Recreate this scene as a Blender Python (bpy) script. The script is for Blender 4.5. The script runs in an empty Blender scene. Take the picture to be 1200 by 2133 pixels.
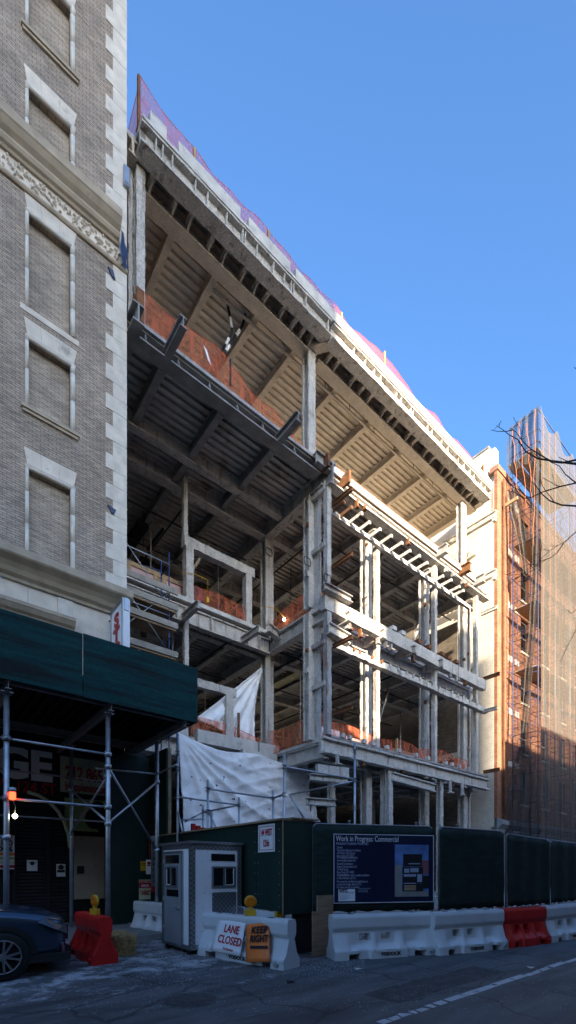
import bpy, bmesh, math, random
from mathutils import Vector, Matrix, noise
random.seed(7)
C = bpy.context.scene.collection
PI = math.pi
# ---------------------------------------------------------------- camera calibration
FPX, CXP, HOR, EYE = 961.0, 600.0, 1812.0, 1.65
YAW = math.radians(39.4)
SX, CY = math.sin(YAW), math.cos(YAW)
def onY(px, py, Y):
    u = (px-CXP)/FPX; d = Y/(CY-SX*u)
    return Vector((d*(SX+CY*u), Y, EYE+d*(HOR-py)/FPX))
def onX(px, py, X):
    u = (px-CXP)/FPX; d = X/(SX+CY*u)
    return Vector((X, d*(CY-SX*u), EYE+d*(HOR-py)/FPX))
def gnd(px, py, z=0.0):
    u = (px-CXP)/FPX; d = (EYE-z)*FPX/(py-HOR)
    return Vector((d*(SX+CY*u), d*(CY-SX*u), z))
# ---------------------------------------------------------------- materials
def nt(name):
    m = bpy.data.materials.new(name); m.use_nodes = True
    t = m.node_tree; t.nodes.clear()
    return m, t, t.nodes, t.links
def node(N, kind, **kw):
    n = N.new(kind)
    for k, v in kw.items():
        if k.startswith('i_'): n.inputs[k[2:].replace('_', ' ')].default_value = v
        else: setattr(n, k, v)
    return n
def col4(c): return (c[0], c[1], c[2], 1.0)
def mat(name, col, rough=.7, metal=0., var=.15, vs=3., bump=.0, bs=30., stain=None, ss=1.2, sthr=.55, stretch=(1, 1, 1), spec=.4, speck=0., streak=None):
    """solid surface: base colour with soft noise variation, optional second-colour stains and a bump"""
    m, t, N, L = nt(name)
    out = node(N, 'ShaderNodeOutputMaterial'); b = node(N, 'ShaderNodeBsdfPrincipled')
    b.inputs['Roughness'].default_value = rough; b.inputs['Metallic'].default_value = metal
    b.inputs['Specular IOR Level'].default_value = spec
    L.new(b.outputs[0], out.inputs[0])
    tc = node(N, 'ShaderNodeTexCoord'); mp = node(N, 'ShaderNodeMapping'); mp.inputs['Scale'].default_value = stretch
    L.new(tc.outputs['Object'], mp.inputs[0])
    n1 = node(N, 'ShaderNodeTexNoise'); n1.inputs['Scale'].default_value = vs; n1.inputs['Detail'].default_value = 6
    L.new(mp.outputs[0], n1.inputs['Vector'])
    r = node(N, 'ShaderNodeValToRGB')
    r.color_ramp.elements[0].position = .3; r.color_ramp.elements[1].position = .7
    r.color_ramp.elements[0].color = col4([c*(1-var) for c in col]); r.color_ramp.elements[1].color = col4([min(1, c*(1+var)) for c in col])
    L.new(n1.outputs[0], r.inputs[0])
    src = r.outputs[0]
    if stain:
        n2 = node(N, 'ShaderNodeTexNoise'); n2.inputs['Scale'].default_value = ss; n2.inputs['Detail'].default_value = 8; n2.inputs['Roughness'].default_value = .65
        L.new(mp.outputs[0], n2.inputs['Vector'])
        r2 = node(N, 'ShaderNodeValToRGB'); r2.color_ramp.elements[0].position = sthr; r2.color_ramp.elements[1].position = sthr+.12
        L.new(n2.outputs[0], r2.inputs[0])
        mx = node(N, 'ShaderNodeMixRGB'); L.new(r2.outputs[0], mx.inputs[0]); L.new(src, mx.inputs[1]); mx.inputs[2].default_value = col4(stain)
        src = mx.outputs[0]
    if streak:   # run-down marks: (colour, amount threshold)
        ms = node(N, 'ShaderNodeMapping'); ms.inputs['Scale'].default_value = (5, 5, .45); L.new(tc.outputs['Object'], ms.inputs[0])
        n4 = node(N, 'ShaderNodeTexNoise'); n4.inputs['Scale'].default_value = 1.; n4.inputs['Detail'].default_value = 7; L.new(ms.outputs[0], n4.inputs['Vector'])
        r4 = node(N, 'ShaderNodeMapRange'); r4.inputs[1].default_value = streak[1]; r4.inputs[2].default_value = streak[1]+.14; r4.inputs[4].default_value = .8; L.new(n4.outputs[0], r4.inputs[0])
        m4 = node(N, 'ShaderNodeMixRGB'); L.new(r4.outputs[0], m4.inputs[0]); L.new(src, m4.inputs[1]); m4.inputs[2].default_value = col4(streak[0]); src = m4.outputs[0]
    if speck:
        n5 = node(N, 'ShaderNodeTexNoise'); n5.inputs['Scale'].default_value = 16; n5.inputs['Detail'].default_value = 6; n5.inputs['Roughness'].default_value = .7; L.new(tc.outputs['Object'], n5.inputs['Vector'])
        r5 = node(N, 'ShaderNodeMapRange'); r5.inputs[1].default_value = .3; r5.inputs[2].default_value = .7; r5.inputs[3].default_value = 1-speck; r5.inputs[4].default_value = 1+speck*.7; L.new(n5.outputs[0], r5.inputs[0])
        m5 = node(N, 'ShaderNodeMixRGB', blend_type='MULTIPLY'); m5.inputs[0].default_value = 1; L.new(src, m5.inputs[1]); L.new(r5.outputs[0], m5.inputs[2]); src = m5.outputs[0]
    L.new(src, b.inputs['Base Color'])
    if bump:
        n3 = node(N, 'ShaderNodeTexNoise'); n3.inputs['Scale'].default_value = bs; n3.inputs['Detail'].default_value = 4
        L.new(mp.outputs[0], n3.inputs['Vector'])
        bp = node(N, 'ShaderNodeBump'); bp.inputs['Strength'].default_value = bump; bp.inputs['Distance'].default_value = .03
        L.new(n3.outputs[0], bp.inputs['Height']); L.new(bp.outputs[0], b.inputs['Normal'])
    return m
def brick_mat(name, c1, c2, mortar, axis='x', bw=.205, rh=.068, ms=.009, rough=.85, stain=None, patch=None, bump=.25):
    m, t, N, L = nt(name)
    out = node(N, 'ShaderNodeOutputMaterial'); b = node(N, 'ShaderNodeBsdfPrincipled'); b.inputs['Roughness'].default_value = rough
    b.inputs['Specular IOR Level'].default_value = .25
    L.new(b.outputs[0], out.inputs[0])
    tc = node(N, 'ShaderNodeTexCoord'); sp = node(N, 'ShaderNodeSeparateXYZ'); cb = node(N, 'ShaderNodeCombineXYZ')
    L.new(tc.outputs['Object'], sp.inputs[0]); L.new(sp.outputs['X' if axis == 'x' else 'Y'], cb.inputs['X']); L.new(sp.outputs['Z'], cb.inputs['Y'])
    br = node(N, 'ShaderNodeTexBrick'); br.offset = .5
    br.inputs['Scale'].default_value = 1; br.inputs['Brick Width'].default_value = bw; br.inputs['Row Height'].default_value = rh
    br.inputs['Mortar Size'].default_value = ms; br.inputs['Color1'].default_value = col4(c1); br.inputs['Color2'].default_value = col4(c2); br.inputs['Mortar'].default_value = col4(mortar)
    L.new(cb.outputs[0], br.inputs['Vector'])
    n1 = node(N, 'ShaderNodeTexNoise'); n1.inputs['Scale'].default_value = .9; n1.inputs['Detail'].default_value = 9; n1.inputs['Roughness'].default_value = .7
    L.new(tc.outputs['Object'], n1.inputs['Vector'])
    r = node(N, 'ShaderNodeMapRange'); r.inputs[1].default_value = .3; r.inputs[2].default_value = .7; r.inputs[3].default_value = .68; r.inputs[4].default_value = 1.3
    L.new(n1.outputs[0], r.inputs[0])
    mul = node(N, 'ShaderNodeMixRGB', blend_type='MULTIPLY'); mul.inputs[0].default_value = 1
    L.new(br.outputs['Color'], mul.inputs[1]); L.new(r.outputs[0], mul.inputs[2])
    src = mul.outputs[0]
    # short horizontal runs of darker bricks
    mp = node(N, 'ShaderNodeMapping'); mp.inputs['Scale'].default_value = (3, 3, 14); L.new(tc.outputs['Object'], mp.inputs[0])
    n2 = node(N, 'ShaderNodeTexNoise'); n2.inputs['Scale'].default_value = 1.; n2.inputs['Detail'].default_value = 2; L.new(mp.outputs[0], n2.inputs['Vector'])
    r2 = node(N, 'ShaderNodeMapRange'); r2.inputs[1].default_value = .42; r2.inputs[2].default_value = .62; r2.inputs[3].default_value = 1.06; r2.inputs[4].default_value = .76
    L.new(n2.outputs[0], r2.inputs[0])
    mu2 = node(N, 'ShaderNodeMixRGB', blend_type='MULTIPLY'); mu2.inputs[0].default_value = 1
    L.new(src, mu2.inputs[1]); L.new(r2.outputs[0], mu2.inputs[2]); src = mu2.outputs[0]
    if patch:   # repaired area laid in a paler brick; ragged edge
        (x0, x1, z0, z1, slope), pc = patch
        ad = node(N, 'ShaderNodeMath', operation='MULTIPLY_ADD'); L.new(sp.outputs['X'], ad.inputs[0]); ad.inputs[1].default_value = slope; L.new(sp.outputs['Z'], ad.inputs[2])
        nj = node(N, 'ShaderNodeTexNoise'); nj.inputs['Scale'].default_value = 2.5; L.new(tc.outputs['Object'], nj.inputs['Vector'])
        aj = node(N, 'ShaderNodeMath', operation='MULTIPLY_ADD'); L.new(nj.outputs[0], aj.inputs[0]); aj.inputs[1].default_value = .9; L.new(ad.outputs[0], aj.inputs[2])
        masks = []
        for s, op, v in ((sp.outputs['X'], 'GREATER_THAN', x0), (sp.outputs['X'], 'LESS_THAN', x1), (aj.outputs[0], 'GREATER_THAN', z0), (aj.outputs[0], 'LESS_THAN', z1)):
            g = node(N, 'ShaderNodeMath', operation=op); L.new(s, g.inputs[0]); g.inputs[1].default_value = v; masks.append(g)
        cur = masks[0]
        for g in masks[1:]:
            k = node(N, 'ShaderNodeMath', operation='MULTIPLY'); L.new(cur.outputs[0], k.inputs[0]); L.new(g.outputs[0], k.inputs[1]); cur = k
        b2 = node(N, 'ShaderNodeTexBrick'); b2.inputs['Scale'].default_value = 1; b2.inputs['Brick Width'].default_value = bw; b2.inputs['Row Height'].default_value = rh
        b2.inputs['Mortar Size'].default_value = ms*1.15; b2.inputs['Color1'].default_value = col4(pc); b2.inputs['Color2'].default_value = col4([c*.85 for c in pc]); b2.inputs['Mortar'].default_value = (.06, .055, .05, 1)
        L.new(cb.outputs[0], b2.inputs['Vector'])
        mx = node(N, 'ShaderNodeMixRGB'); L.new(cur.outputs[0], mx.inputs[0]); L.new(src, mx.inputs[1]); L.new(b2.outputs['Color'], mx.inputs[2]); src = mx.outputs[0]
    L.new(src, b.inputs['Base Color'])
    bp = node(N, 'ShaderNodeBump'); bp.inputs['Strength'].default_value = bump; bp.inputs['Distance'].default_value = .01
    L.new(br.outputs['Fac'], bp.inputs['Height']); bp.invert = True; L.new(bp.outputs[0], b.inputs['Normal'])
    return m
def net_mat(name, col, alpha=.55, vs=3., var=.25, stretch=(1, 1, 1), stripes=None, trans=.5):
    """woven see-through netting: part of the light passes straight through the mesh"""
    m, t, N, L = nt(name)
    out = node(N, 'ShaderNodeOutputMaterial'); df = node(N, 'ShaderNodeBsdfDiffuse'); tl = node(N, 'ShaderNodeBsdfTranslucent'); tr = node(N, 'ShaderNodeBsdfTransparent')
    tc = node(N, 'ShaderNodeTexCoord'); mp = node(N, 'ShaderNodeMapping'); mp.inputs['Scale'].default_value = stretch; L.new(tc.outputs['Object'], mp.inputs[0])
    n1 = node(N, 'ShaderNodeTexNoise'); n1.inputs['Scale'].default_value = vs; n1.inputs['Detail'].default_value = 5; L.new(mp.outputs[0], n1.inputs['Vector'])
    r = node(N, 'ShaderNodeMapRange'); r.inputs[1].default_value = .3; r.inputs[2].default_value = .7; r.inputs[3].default_value = max(0, alpha-var); r.inputs[4].default_value = min(1, alpha+var)
    L.new(n1.outputs[0], r.inputs[0])
    src = None
    if stripes:
        (pitch, w, sc) = stripes
        sp = node(N, 'ShaderNodeSeparateXYZ'); L.new(tc.outputs['Object'], sp.inputs[0])
        md = node(N, 'ShaderNodeMath', operation='PINGPONG'); L.new(sp.outputs['X'], md.inputs[0]); md.inputs[1].default_value = pitch/2
        ls = node(N, 'ShaderNodeMath', operation='LESS_THAN'); L.new(md.outputs[0], ls.inputs[0]); ls.inputs[1].default_value = w
        mx = node(N, 'ShaderNodeMixRGB'); L.new(ls.outputs[0], mx.inputs[0]); mx.inputs[1].default_value = col4(col); mx.inputs[2].default_value = col4(sc)
        src = mx.outputs[0]
    for s in (df, tl):
        if src: L.new(src, s.inputs[0])
        else: s.inputs[0].default_value = col4(col)
    m1 = node(N, 'ShaderNodeMixShader'); m1.inputs[0].default_value = trans; L.new(df.outputs[0], m1.inputs[1]); L.new(tl.outputs[0], m1.inputs[2])
    m2 = node(N, 'ShaderNodeMixShader'); L.new(r.outputs[0], m2.inputs[0]); L.new(tr.outputs[0], m2.inputs[1]); L.new(m1.outputs[0], m2.inputs[2])
    L.new(m2.outputs[0], out.inputs[0])
    return m
def emit(name, col, s):
    m, t, N, L = nt(name)
    out = node(N, 'ShaderNodeOutputMaterial'); e = node(N, 'ShaderNodeEmission'); e.inputs[0].default_value = col4(col); e.inputs[1].default_value = s
    L.new(e.outputs[0], out.inputs[0]); return m
def plate_mat(name):
    """diamond tread plate: raised lozenges on aluminium"""
    m, t, N, L = nt(name)
    out = node(N, 'ShaderNodeOutputMaterial'); b = node(N, 'ShaderNodeBsdfPrincipled'); b.inputs['Metallic'].default_value = .8; b.inputs['Roughness'].default_value = .38
    L.new(b.outputs[0], out.inputs[0])
    tc = node(N, 'ShaderNodeTexCoord'); mp = node(N, 'ShaderNodeMapping'); mp.inputs['Location'].default_value = (.013, .017, .011); L.new(tc.outputs['Object'], mp.inputs[0])
    ch = node(N, 'ShaderNodeTexChecker'); ch.inputs['Scale'].default_value = 21; L.new(mp.outputs[0], ch.inputs['Vector'])
    ch.inputs['Color1'].default_value = (.33, .34, .36, 1); ch.inputs['Color2'].default_value = (.19, .20, .21, 1)
    L.new(ch.outputs['Color'], b.inputs['Base Color'])
    bp = node(N, 'ShaderNodeBump'); bp.inputs['Strength'].default_value = .6; bp.inputs['Distance'].default_value = .004; L.new(ch.outputs['Fac'], bp.inputs['Height']); L.new(bp.outputs[0], b.inputs['Normal'])
    return m
def road_mat(name):
    m, t, N, L = nt(name)
    out = node(N, 'ShaderNodeOutputMaterial'); b = node(N, 'ShaderNodeBsdfPrincipled'); b.inputs['Specular IOR Level'].default_value = .35
    L.new(b.outputs[0], out.inputs[0])
    tc = node(N, 'ShaderNodeTexCoord')
    mp = node(N, 'ShaderNodeMapping'); mp.inputs['Scale'].default_value = (.35, 1.5, 1); L.new(tc.outputs['Object'], mp.inputs[0])
    n1 = node(N, 'ShaderNodeTexNoise'); n1.inputs['Scale'].default_value = 1.3; n1.inputs['Detail'].default_value = 10; n1.inputs['Roughness'].default_value = .65; L.new(mp.outputs[0], n1.inputs['Vector'])
    r = node(N, 'ShaderNodeValToRGB'); e = r.color_ramp.elements
    e[0].position = .34; e[0].color = (.038, .040, .044, 1); e[1].position = .68; e[1].color = (.125, .126, .13, 1)
    L.new(n1.outputs[0], r.inputs[0])
    # aggregate speckle
    n2 = node(N, 'ShaderNodeTexNoise'); n2.inputs['Scale'].default_value = 90; n2.inputs['Detail'].default_value = 3; L.new(tc.outputs['Object'], n2.inputs['Vector'])
    r2 = node(N, 'ShaderNodeMapRange'); r2.inputs[1].default_value = .35; r2.inputs[2].default_value = .68; r2.inputs[3].default_value = .7; r2.inputs[4].default_value = 1.5
    L.new(n2.outputs[0], r2.inputs[0])
    mu = node(N, 'ShaderNodeMixRGB', blend_type='MULTIPLY'); mu.inputs[0].default_value = 1; L.new(r.outputs[0], mu.inputs[1]); L.new(r2.outputs[0], mu.inputs[2])
    # dried salt film, thicker toward the barriers (y about 6 to 9)
    n3 = node(N, 'ShaderNodeTexNoise'); n3.inputs['Scale'].default_value = 1.7; n3.inputs['Detail'].default_value = 12; n3.inputs['Roughness'].default_value = .78; L.new(tc.outputs['Object'], n3.inputs['Vector'])
    sp = node(N, 'ShaderNodeSeparateXYZ'); L.new(tc.outputs['Object'], sp.inputs[0])
    g = node(N, 'ShaderNodeMapRange'); g.inputs[1].default_value = 4.4; g.inputs[2].default_value = 7.4; g.inputs[3].default_value = -.14; g.inputs[4].default_value = .06; L.new(sp.outputs['Y'], g.inputs[0])
    ad = node(N, 'ShaderNodeMath', operation='ADD'); L.new(n3.outputs[0], ad.inputs[0]); L.new(g.outputs[0], ad.inputs[1])
    r3 = node(N, 'ShaderNodeMapRange'); r3.inputs[1].default_value = .53; r3.inputs[2].default_value = .66; L.new(ad.outputs[0], r3.inputs[0])
    k = node(N, 'ShaderNodeMath', operation='MULTIPLY'); L.new(r3.outputs[0], k.inputs[0]); L.new(r2.outputs[0], k.inputs[1])
    k2 = node(N, 'ShaderNodeMath', operation='MULTIPLY'); L.new(k.outputs[0], k2.inputs[0]); k2.inputs[1].default_value = .95; k2.use_clamp = True
    mx = node(N, 'ShaderNodeMixRGB'); L.new(k2.outputs[0], mx.inputs[0]); L.new(mu.outputs[0], mx.inputs[1]); mx.inputs[2].default_value = (.42, .43, .45, 1)
    # cracks
    v = node(N, 'ShaderNodeTexVoronoi', feature='DISTANCE_TO_EDGE'); v.inputs['Scale'].default_value = .42
    nd = node(N, 'ShaderNodeTexNoise'); nd.inputs['Scale'].default_value = 1.2; nd.inputs['Detail'].default_value = 6; L.new(tc.outputs['Object'], nd.inputs['Vector'])
    va = node(N, 'ShaderNodeVectorMath', operation='MULTIPLY_ADD'); L.new(nd.outputs['Color'], va.inputs[0]); va.inputs[1].default_value = (.9, .9, 0); L.new(tc.outputs['Object'], va.inputs[2])
    L.new(va.outputs[0], v.inputs['Vector'])
    lt = node(N, 'ShaderNodeMapRange'); lt.inputs[1].default_value = .004; lt.inputs[2].default_value = .012; lt.inputs[3].default_value = .55; lt.inputs[4].default_value = 1.; L.new(v.outputs['Distance'], lt.inputs[0])
    m3 = node(N, 'ShaderNodeMixRGB', blend_type='MULTIPLY'); m3.inputs[0].default_value = 1; L.new(mx.outputs[0], m3.inputs[1]); L.new(lt.outputs[0], m3.inputs[2])
    L.new(m3.outputs[0], b.inputs['Base Color'])
    rr = node(N, 'ShaderNodeMapRange'); rr.inputs[3].default_value = .55; rr.inputs[4].default_value = .95; L.new(n1.outputs[0], rr.inputs[0]); L.new(rr.outputs[0], b.inputs['Roughness'])
    bp = node(N, 'ShaderNodeBump'); bp.inputs['Strength'].default_value = .5; bp.inputs['Distance'].default_value = .008; L.new(n2.outputs[0], bp.inputs['Height']); L.new(bp.outputs[0], b.inputs['Normal'])
    return m
M = {}
def defmats():
    D = M
    D['brick_l'] = brick_mat('grey_tan_brick', (.45, .352, .262), (.34, .277, .222), (.19, .16, .135), patch=((-20, 3.9, 17.9, 19.2, .28), (.56, .53, .49)))
    D['infill'] = brick_mat('infill_brick', (.45, .37, .285), (.39, .315, .245), (.24, .20, .16))
    D['limestone'] = mat('limestone', (.66, .58, .48), .85, var=.16, vs=2.2, bump=.12, bs=25, stain=(.33, .29, .24), ss=1.1, sthr=.58)
    D['marble'] = mat('pale_stone', (.62, .56, .475), .8, var=.16, vs=3, bump=.1, bs=25, stain=(.4, .36, .3), ss=2.2, sthr=.6)
    D['cornice'] = mat('weathered_cornice', (.40, .325, .235), .85, var=.16, vs=2.5, bump=.15, bs=20, stain=(.27, .22, .16), ss=1.6, sthr=.58)
    D['spray'] = mat('sprayed_fireproofing', (.50, .475, .44), .97, var=.16, vs=3, bump=1., bs=22, spec=.1, stain=(.33, .31, .28), ss=1.5, sthr=.56, speck=.38, streak=((.19, .15, .12), .555))
    D['spray_tan'] = mat('sprayed_fireproofing_tan', (.54, .465, .38), .97, var=.14, vs=3, bump=1., bs=20, spec=.1, speck=.25)
    D['deck_tan'] = mat('sprayed_deck', (.60, .525, .43), .95, var=.14, vs=2.2, bump=.6, bs=24, spec=.1, speck=.15)
    D['deck'] = mat('galvanised_deck', (.50, .475, .44), .45, .25, var=.22, vs=1.6, bump=.1, bs=30, stain=(.26, .23, .2), ss=.8, sthr=.5)
    D['steel_dark'] = mat('primed_steel', (.25, .243, .235), .6, .1, var=.25, vs=3, bump=.08, bs=30, stain=(.2, .2, .2), ss=2, sthr=.6)
    D['bounce_slab'] = mat('dusted_bounce_slab', (.60, .56, .49), .95, var=.15, vs=2, bump=.2, bs=30, stain=(.45, .42, .38), ss=1.2, sthr=.58)  # dust-pale topping, lightened further to bounce sunlight up to the roof
    D['rope'] = mat('orange_rope', (.42, .13, .05), .8)
    D['rust'] = mat('rusty_steel', (.20, .085, .035), .85, .2, var=.4, vs=6, bump=.2, bs=40, stain=(.09, .05, .035), ss=3, sthr=.52)
    D['rust_grey'] = mat('rust_streaked_steel', (.30, .29, .285), .7, .1, var=.2, vs=4, bump=.15, bs=30, stain=(.22, .10, .045), ss=2.5, sthr=.56, stretch=(1, 1, .5))
    D['concrete'] = mat('concrete', (.50, .485, .455), .9, var=.2, vs=3, bump=.2, bs=30, stain=(.25, .25, .24), ss=1.5, sthr=.55)
    D['cmu'] = brick_mat('concrete_block', (.30, .295, .285), (.26, .255, .25), (.19, .185, .18), bw=.4, rh=.2, ms=.01)
    D['cmu_y'] = brick_mat('concrete_block_side', (.30, .29, .28), (.26, .25, .24), (.2, .19, .18), axis='y', bw=.4, rh=.2, ms=.01)
    D['cmu_shade'] = brick_mat('shaded_block', (.13, .12, .11), (.105, .10, .09), (.08, .075, .07), bw=.4, rh=.2, ms=.01)  # block darkened so the lower storeys' shadow sits in its colour
    D['stucco'] = mat('sprayed_party_wall', (.58, .53, .45), .95, var=.12, vs=2.5, bump=1., bs=16, spec=.1, stain=(.40, .36, .31), ss=2.5, sthr=.6, speck=.2)
    D['brick_r'] = brick_mat('orange_red_brick', (.33, .125, .065), (.26, .095, .05), (.30, .2, .15), rough=.9)
    D['brick_ry'] = brick_mat('orange_red_brick_side', (.33, .125, .065), (.26, .095, .05), (.30, .2, .15), axis='y', rough=.9)
    D['brick_shade'] = brick_mat('brown_brick_shaded', (.15, .12, .095), (.12, .10, .08), (.11, .10, .09), axis='y')
    D['ply_green'] = mat('green_painted_plywood', (.004, .046, .044), .7, spec=.2, var=.32, vs=2.2, bump=.15, bs=10, stretch=(.45, .45, 6), stain=(.010, .016, .016), ss=.8, sthr=.50, speck=.25)
    D['hoard'] = mat('dark_green_plywood', (.006, .025, .019), .6, var=.25, vs=2, bump=.08, bs=12, stretch=(1, 1, .4), speck=.15, stain=(.02, .035, .03), ss=1.6, sthr=.6)
    D['ply'] = mat('raw_plywood', (.30, .205, .125), .8, var=.28, vs=3, stretch=(.6, .6, 5), bump=.05, stain=(.2, .13, .08), ss=2, sthr=.6)
    D['wood'] = mat('timber', (.34, .235, .13), .8, var=.25, vs=3, stretch=(2, 2, 2), bump=.06)
    D['wood_grey'] = mat('weathered_plank', (.30, .27, .225), .85, var=.25, vs=3, bump=.08)
    D['galv'] = mat('galvanised_pipe', (.42, .44, .47), .42, .75, var=.2, vs=5, bump=.05, stain=(.25, .25, .26), ss=4, sthr=.6)
    D['fence_pipe'] = mat('dull_fence_pipe', (.20, .21, .22), .5, .6, var=.2)
    D['patch'] = mat('asphalt_patch', (.055, .056, .058), .8, var=.3, vs=5, bump=.4, bs=70, spec=.3, speck=.3)
    D['patch2'] = mat('pale_asphalt_patch', (.105, .105, .105), .9, var=.3, vs=3, bump=.4, bs=70, spec=.3, speck=.35)
    D['paper'] = mat('litter_paper', (.5, .49, .45), .9)
    D['blue_pipe'] = mat('blue_scaffold_pipe', (.045, .06, .15), .5, .2, var=.2, vs=5, stain=(.25, .2, .18), ss=6, sthr=.66)
    D['pipe_dk'] = mat('dark_scaffold_pipe', (.06, .065, .10), .55, .3, var=.2, vs=5)
    D['black'] = mat('black_steel', (.015, .015, .017), .6, .2, var=.2)
    D['gate'] = mat('roll_gate', (.035, .035, .04), .55, .4, var=.3, vs=2, stretch=(1, 1, 12), bump=.3, bs=10)
    D['white_plastic'] = mat('white_plastic', (.60, .62, .63), .42, var=.07, vs=2, bump=.03, stain=(.36, .355, .34), ss=3.5, sthr=.60)
    D['red_plastic'] = mat('red_plastic', (.52, .018, .016), .4, var=.15, vs=3, bump=.03, stain=(.24, .02, .02), ss=3, sthr=.62)
    D['amber'] = mat('amber_lens', (.60, .17, .005), .3, var=.25, vs=14, bump=.3, bs=60)
    D['yellow'] = mat('yellow_paint', (.60, .34, .02), .5, var=.15, vs=5, stain=(.25, .16, .05), ss=3, sthr=.62)
    D['booth'] = mat('white_booth_panel', (.82, .82, .83), .45, var=.05, vs=2, stain=(.5, .49, .48), ss=3.2, sthr=.68)
    D['door_grey'] = mat('grey_door', (.27, .285, .30), .45, .1, var=.08, vs=2, stain=(.18, .18, .19), ss=3, sthr=.66)
    D['tread'] = plate_mat('tread_plate')
    D['alu'] = mat('aluminium_trim', (.35, .37, .4), .35, .8, var=.15)
    D['glass_dk'] = mat('dark_glass', (.008, .009, .011), .08, spec=.6, var=.1)
    D['sign_white'] = mat('sign_white', (.80, .80, .80), .5, var=.05, stain=(.5, .49, .48), ss=4, sthr=.66)
    D['sign_red'] = mat('sign_red', (.42, .012, .018), .5, var=.1)
    D['sign_orange'] = mat('sign_orange', (.78, .20, .045), .35, var=.12, vs=4, bump=.3, bs=8, stain=(.55, .13, .04), ss=3, sthr=.6)
    D['sign_black'] = mat('sign_black', (.012, .012, .014), .5, var=.1)
    D['sign_navy'] = mat('sign_navy', (.007, .011, .040), .35, var=.08)
    D['sign_yel'] = mat('sign_yellow_white', (.55, .56, .38), .5, var=.12, vs=1.5)
    D['sign_green'] = mat('sign_pale_green', (.30, .36, .14), .5, var=.3, vs=1.2)
    D['ink_white'] = mat('white_ink', (.72, .74, .8), .5, var=.02)
    D['ink_grey'] = mat('grey_ink', (.30, .34, .46), .5, var=.02)
    D['line_white'] = mat('road_paint', (.42, .44, .46), .75, var=.15, vs=8, bump=.2, bs=60, stain=(.10, .10, .105), ss=7, sthr=.56)
    D['seam'] = mat('seam_dust', (.15, .155, .165), .9, var=.4, vs=9)
    D['road'] = road_mat('asphalt')
    D['walk'] = mat('sidewalk_concrete', (.22, .22, .215), .9, var=.2, vs=2, bump=.15, bs=40, stain=(.14, .14, .14), ss=1, sthr=.56)
    D['kerb'] = mat('kerb_stone', (.25, .25, .25), .85, var=.2, vs=3, bump=.15)
    D['tarp'] = mat('white_tarp', (.80, .81, .82), .45, var=.08, vs=3, bump=1., bs=3.5, stain=(.52, .53, .54), ss=1.6, sthr=.62)
    D['net_o'] = net_mat('orange_net', (.84, .24, .13), .42, 1.6, .24, (3, 3, .8))
    D['net_p'] = net_mat('orange_roof_net', (.88, .20, .16), .44, 1.4, .16, (2.5, 2.5, .8))
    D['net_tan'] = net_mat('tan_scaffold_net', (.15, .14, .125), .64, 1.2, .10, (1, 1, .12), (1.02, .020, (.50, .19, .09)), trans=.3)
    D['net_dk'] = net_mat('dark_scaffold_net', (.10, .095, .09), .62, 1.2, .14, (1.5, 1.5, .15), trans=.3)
    D['screen'] = mat('green_mesh_screen', (.006, .018, .015), .8, var=.45, vs=3, bump=.3, bs=9, stretch=(1, 1, 4))
    D['red_lens'] = emit('lit_red_lens', (1., .06, .02), 1.6)
    D['bulb'] = emit('lit_bulb', (1., .88, .62), 5.)
    D['led'] = emit('red_led', (1., .03, .02), 6.)
    D['car'] = mat('dark_blue_car_paint', (.045, .075, .12), .2, .55, var=.05, spec=.8)
    D['rubber'] = mat('rubber', (.014, .014, .015), .85, var=.2, bump=.1)
    D['rim'] = mat('alloy_rim', (.42, .43, .45), .3, .9, var=.1)
    D['lamp_glass'] = mat('headlamp_glass', (.07, .08, .10), .1, .3, var=.2, vs=20)
    D['straw'] = mat('straw', (.58, .44, .21), .9, var=.4, vs=18, bump=.8, bs=30)
    D['bark'] = mat('bark', (.055, .045, .038), .9, var=.3, vs=8, bump=.4)
    D['iron'] = mat('cast_iron', (.085, .085, .09), .6, .2, var=.25, vs=10, bump=.2, bs=50)
    D['grain'] = mat('salt_grain', (.42, .43, .45), .9, var=.3, vs=40)
    D['stone_base'] = mat('grey_stone_base', (.27, .28, .29), .85, var=.15, vs=2, bump=.1)
    D['pink'] = mat('pink_board', (.55, .36, .36), .85, var=.15, vs=2, stain=(.5, .47, .44), ss=2, sthr=.6)
    D['blue_tarp'] = mat('blue_tarp', (.03, .05, .12), .5, var=.25, vs=5, bump=.3, bs=9)
    D['duct'] = mat('duct_metal', (.34, .33, .24), .4, .6, var=.15)
    D['brick_far'] = brick_mat('far_brick', (.30, .22, .18), (.26, .19, .16), (.25, .24, .22))
    D['door_panel'] = mat('beige_panel', (.42, .36, .28), .6, .0, var=.15, vs=2, stain=(.26, .22, .17), ss=2, sthr=.58); D['printed_pink'] = mat('printed_pink', (.22, .08, .10), .5)
    D['far_bounce'] = mat('far_bounce_wall', (.56, .47, .36), .9, var=.15)  # tone of the unseen buildings, chosen to bounce warm light across the street
    D['poster_sky'] = mat('printed_sky', (.10, .19, .42), .4, var=.35, vs=4)
defmats()
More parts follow.
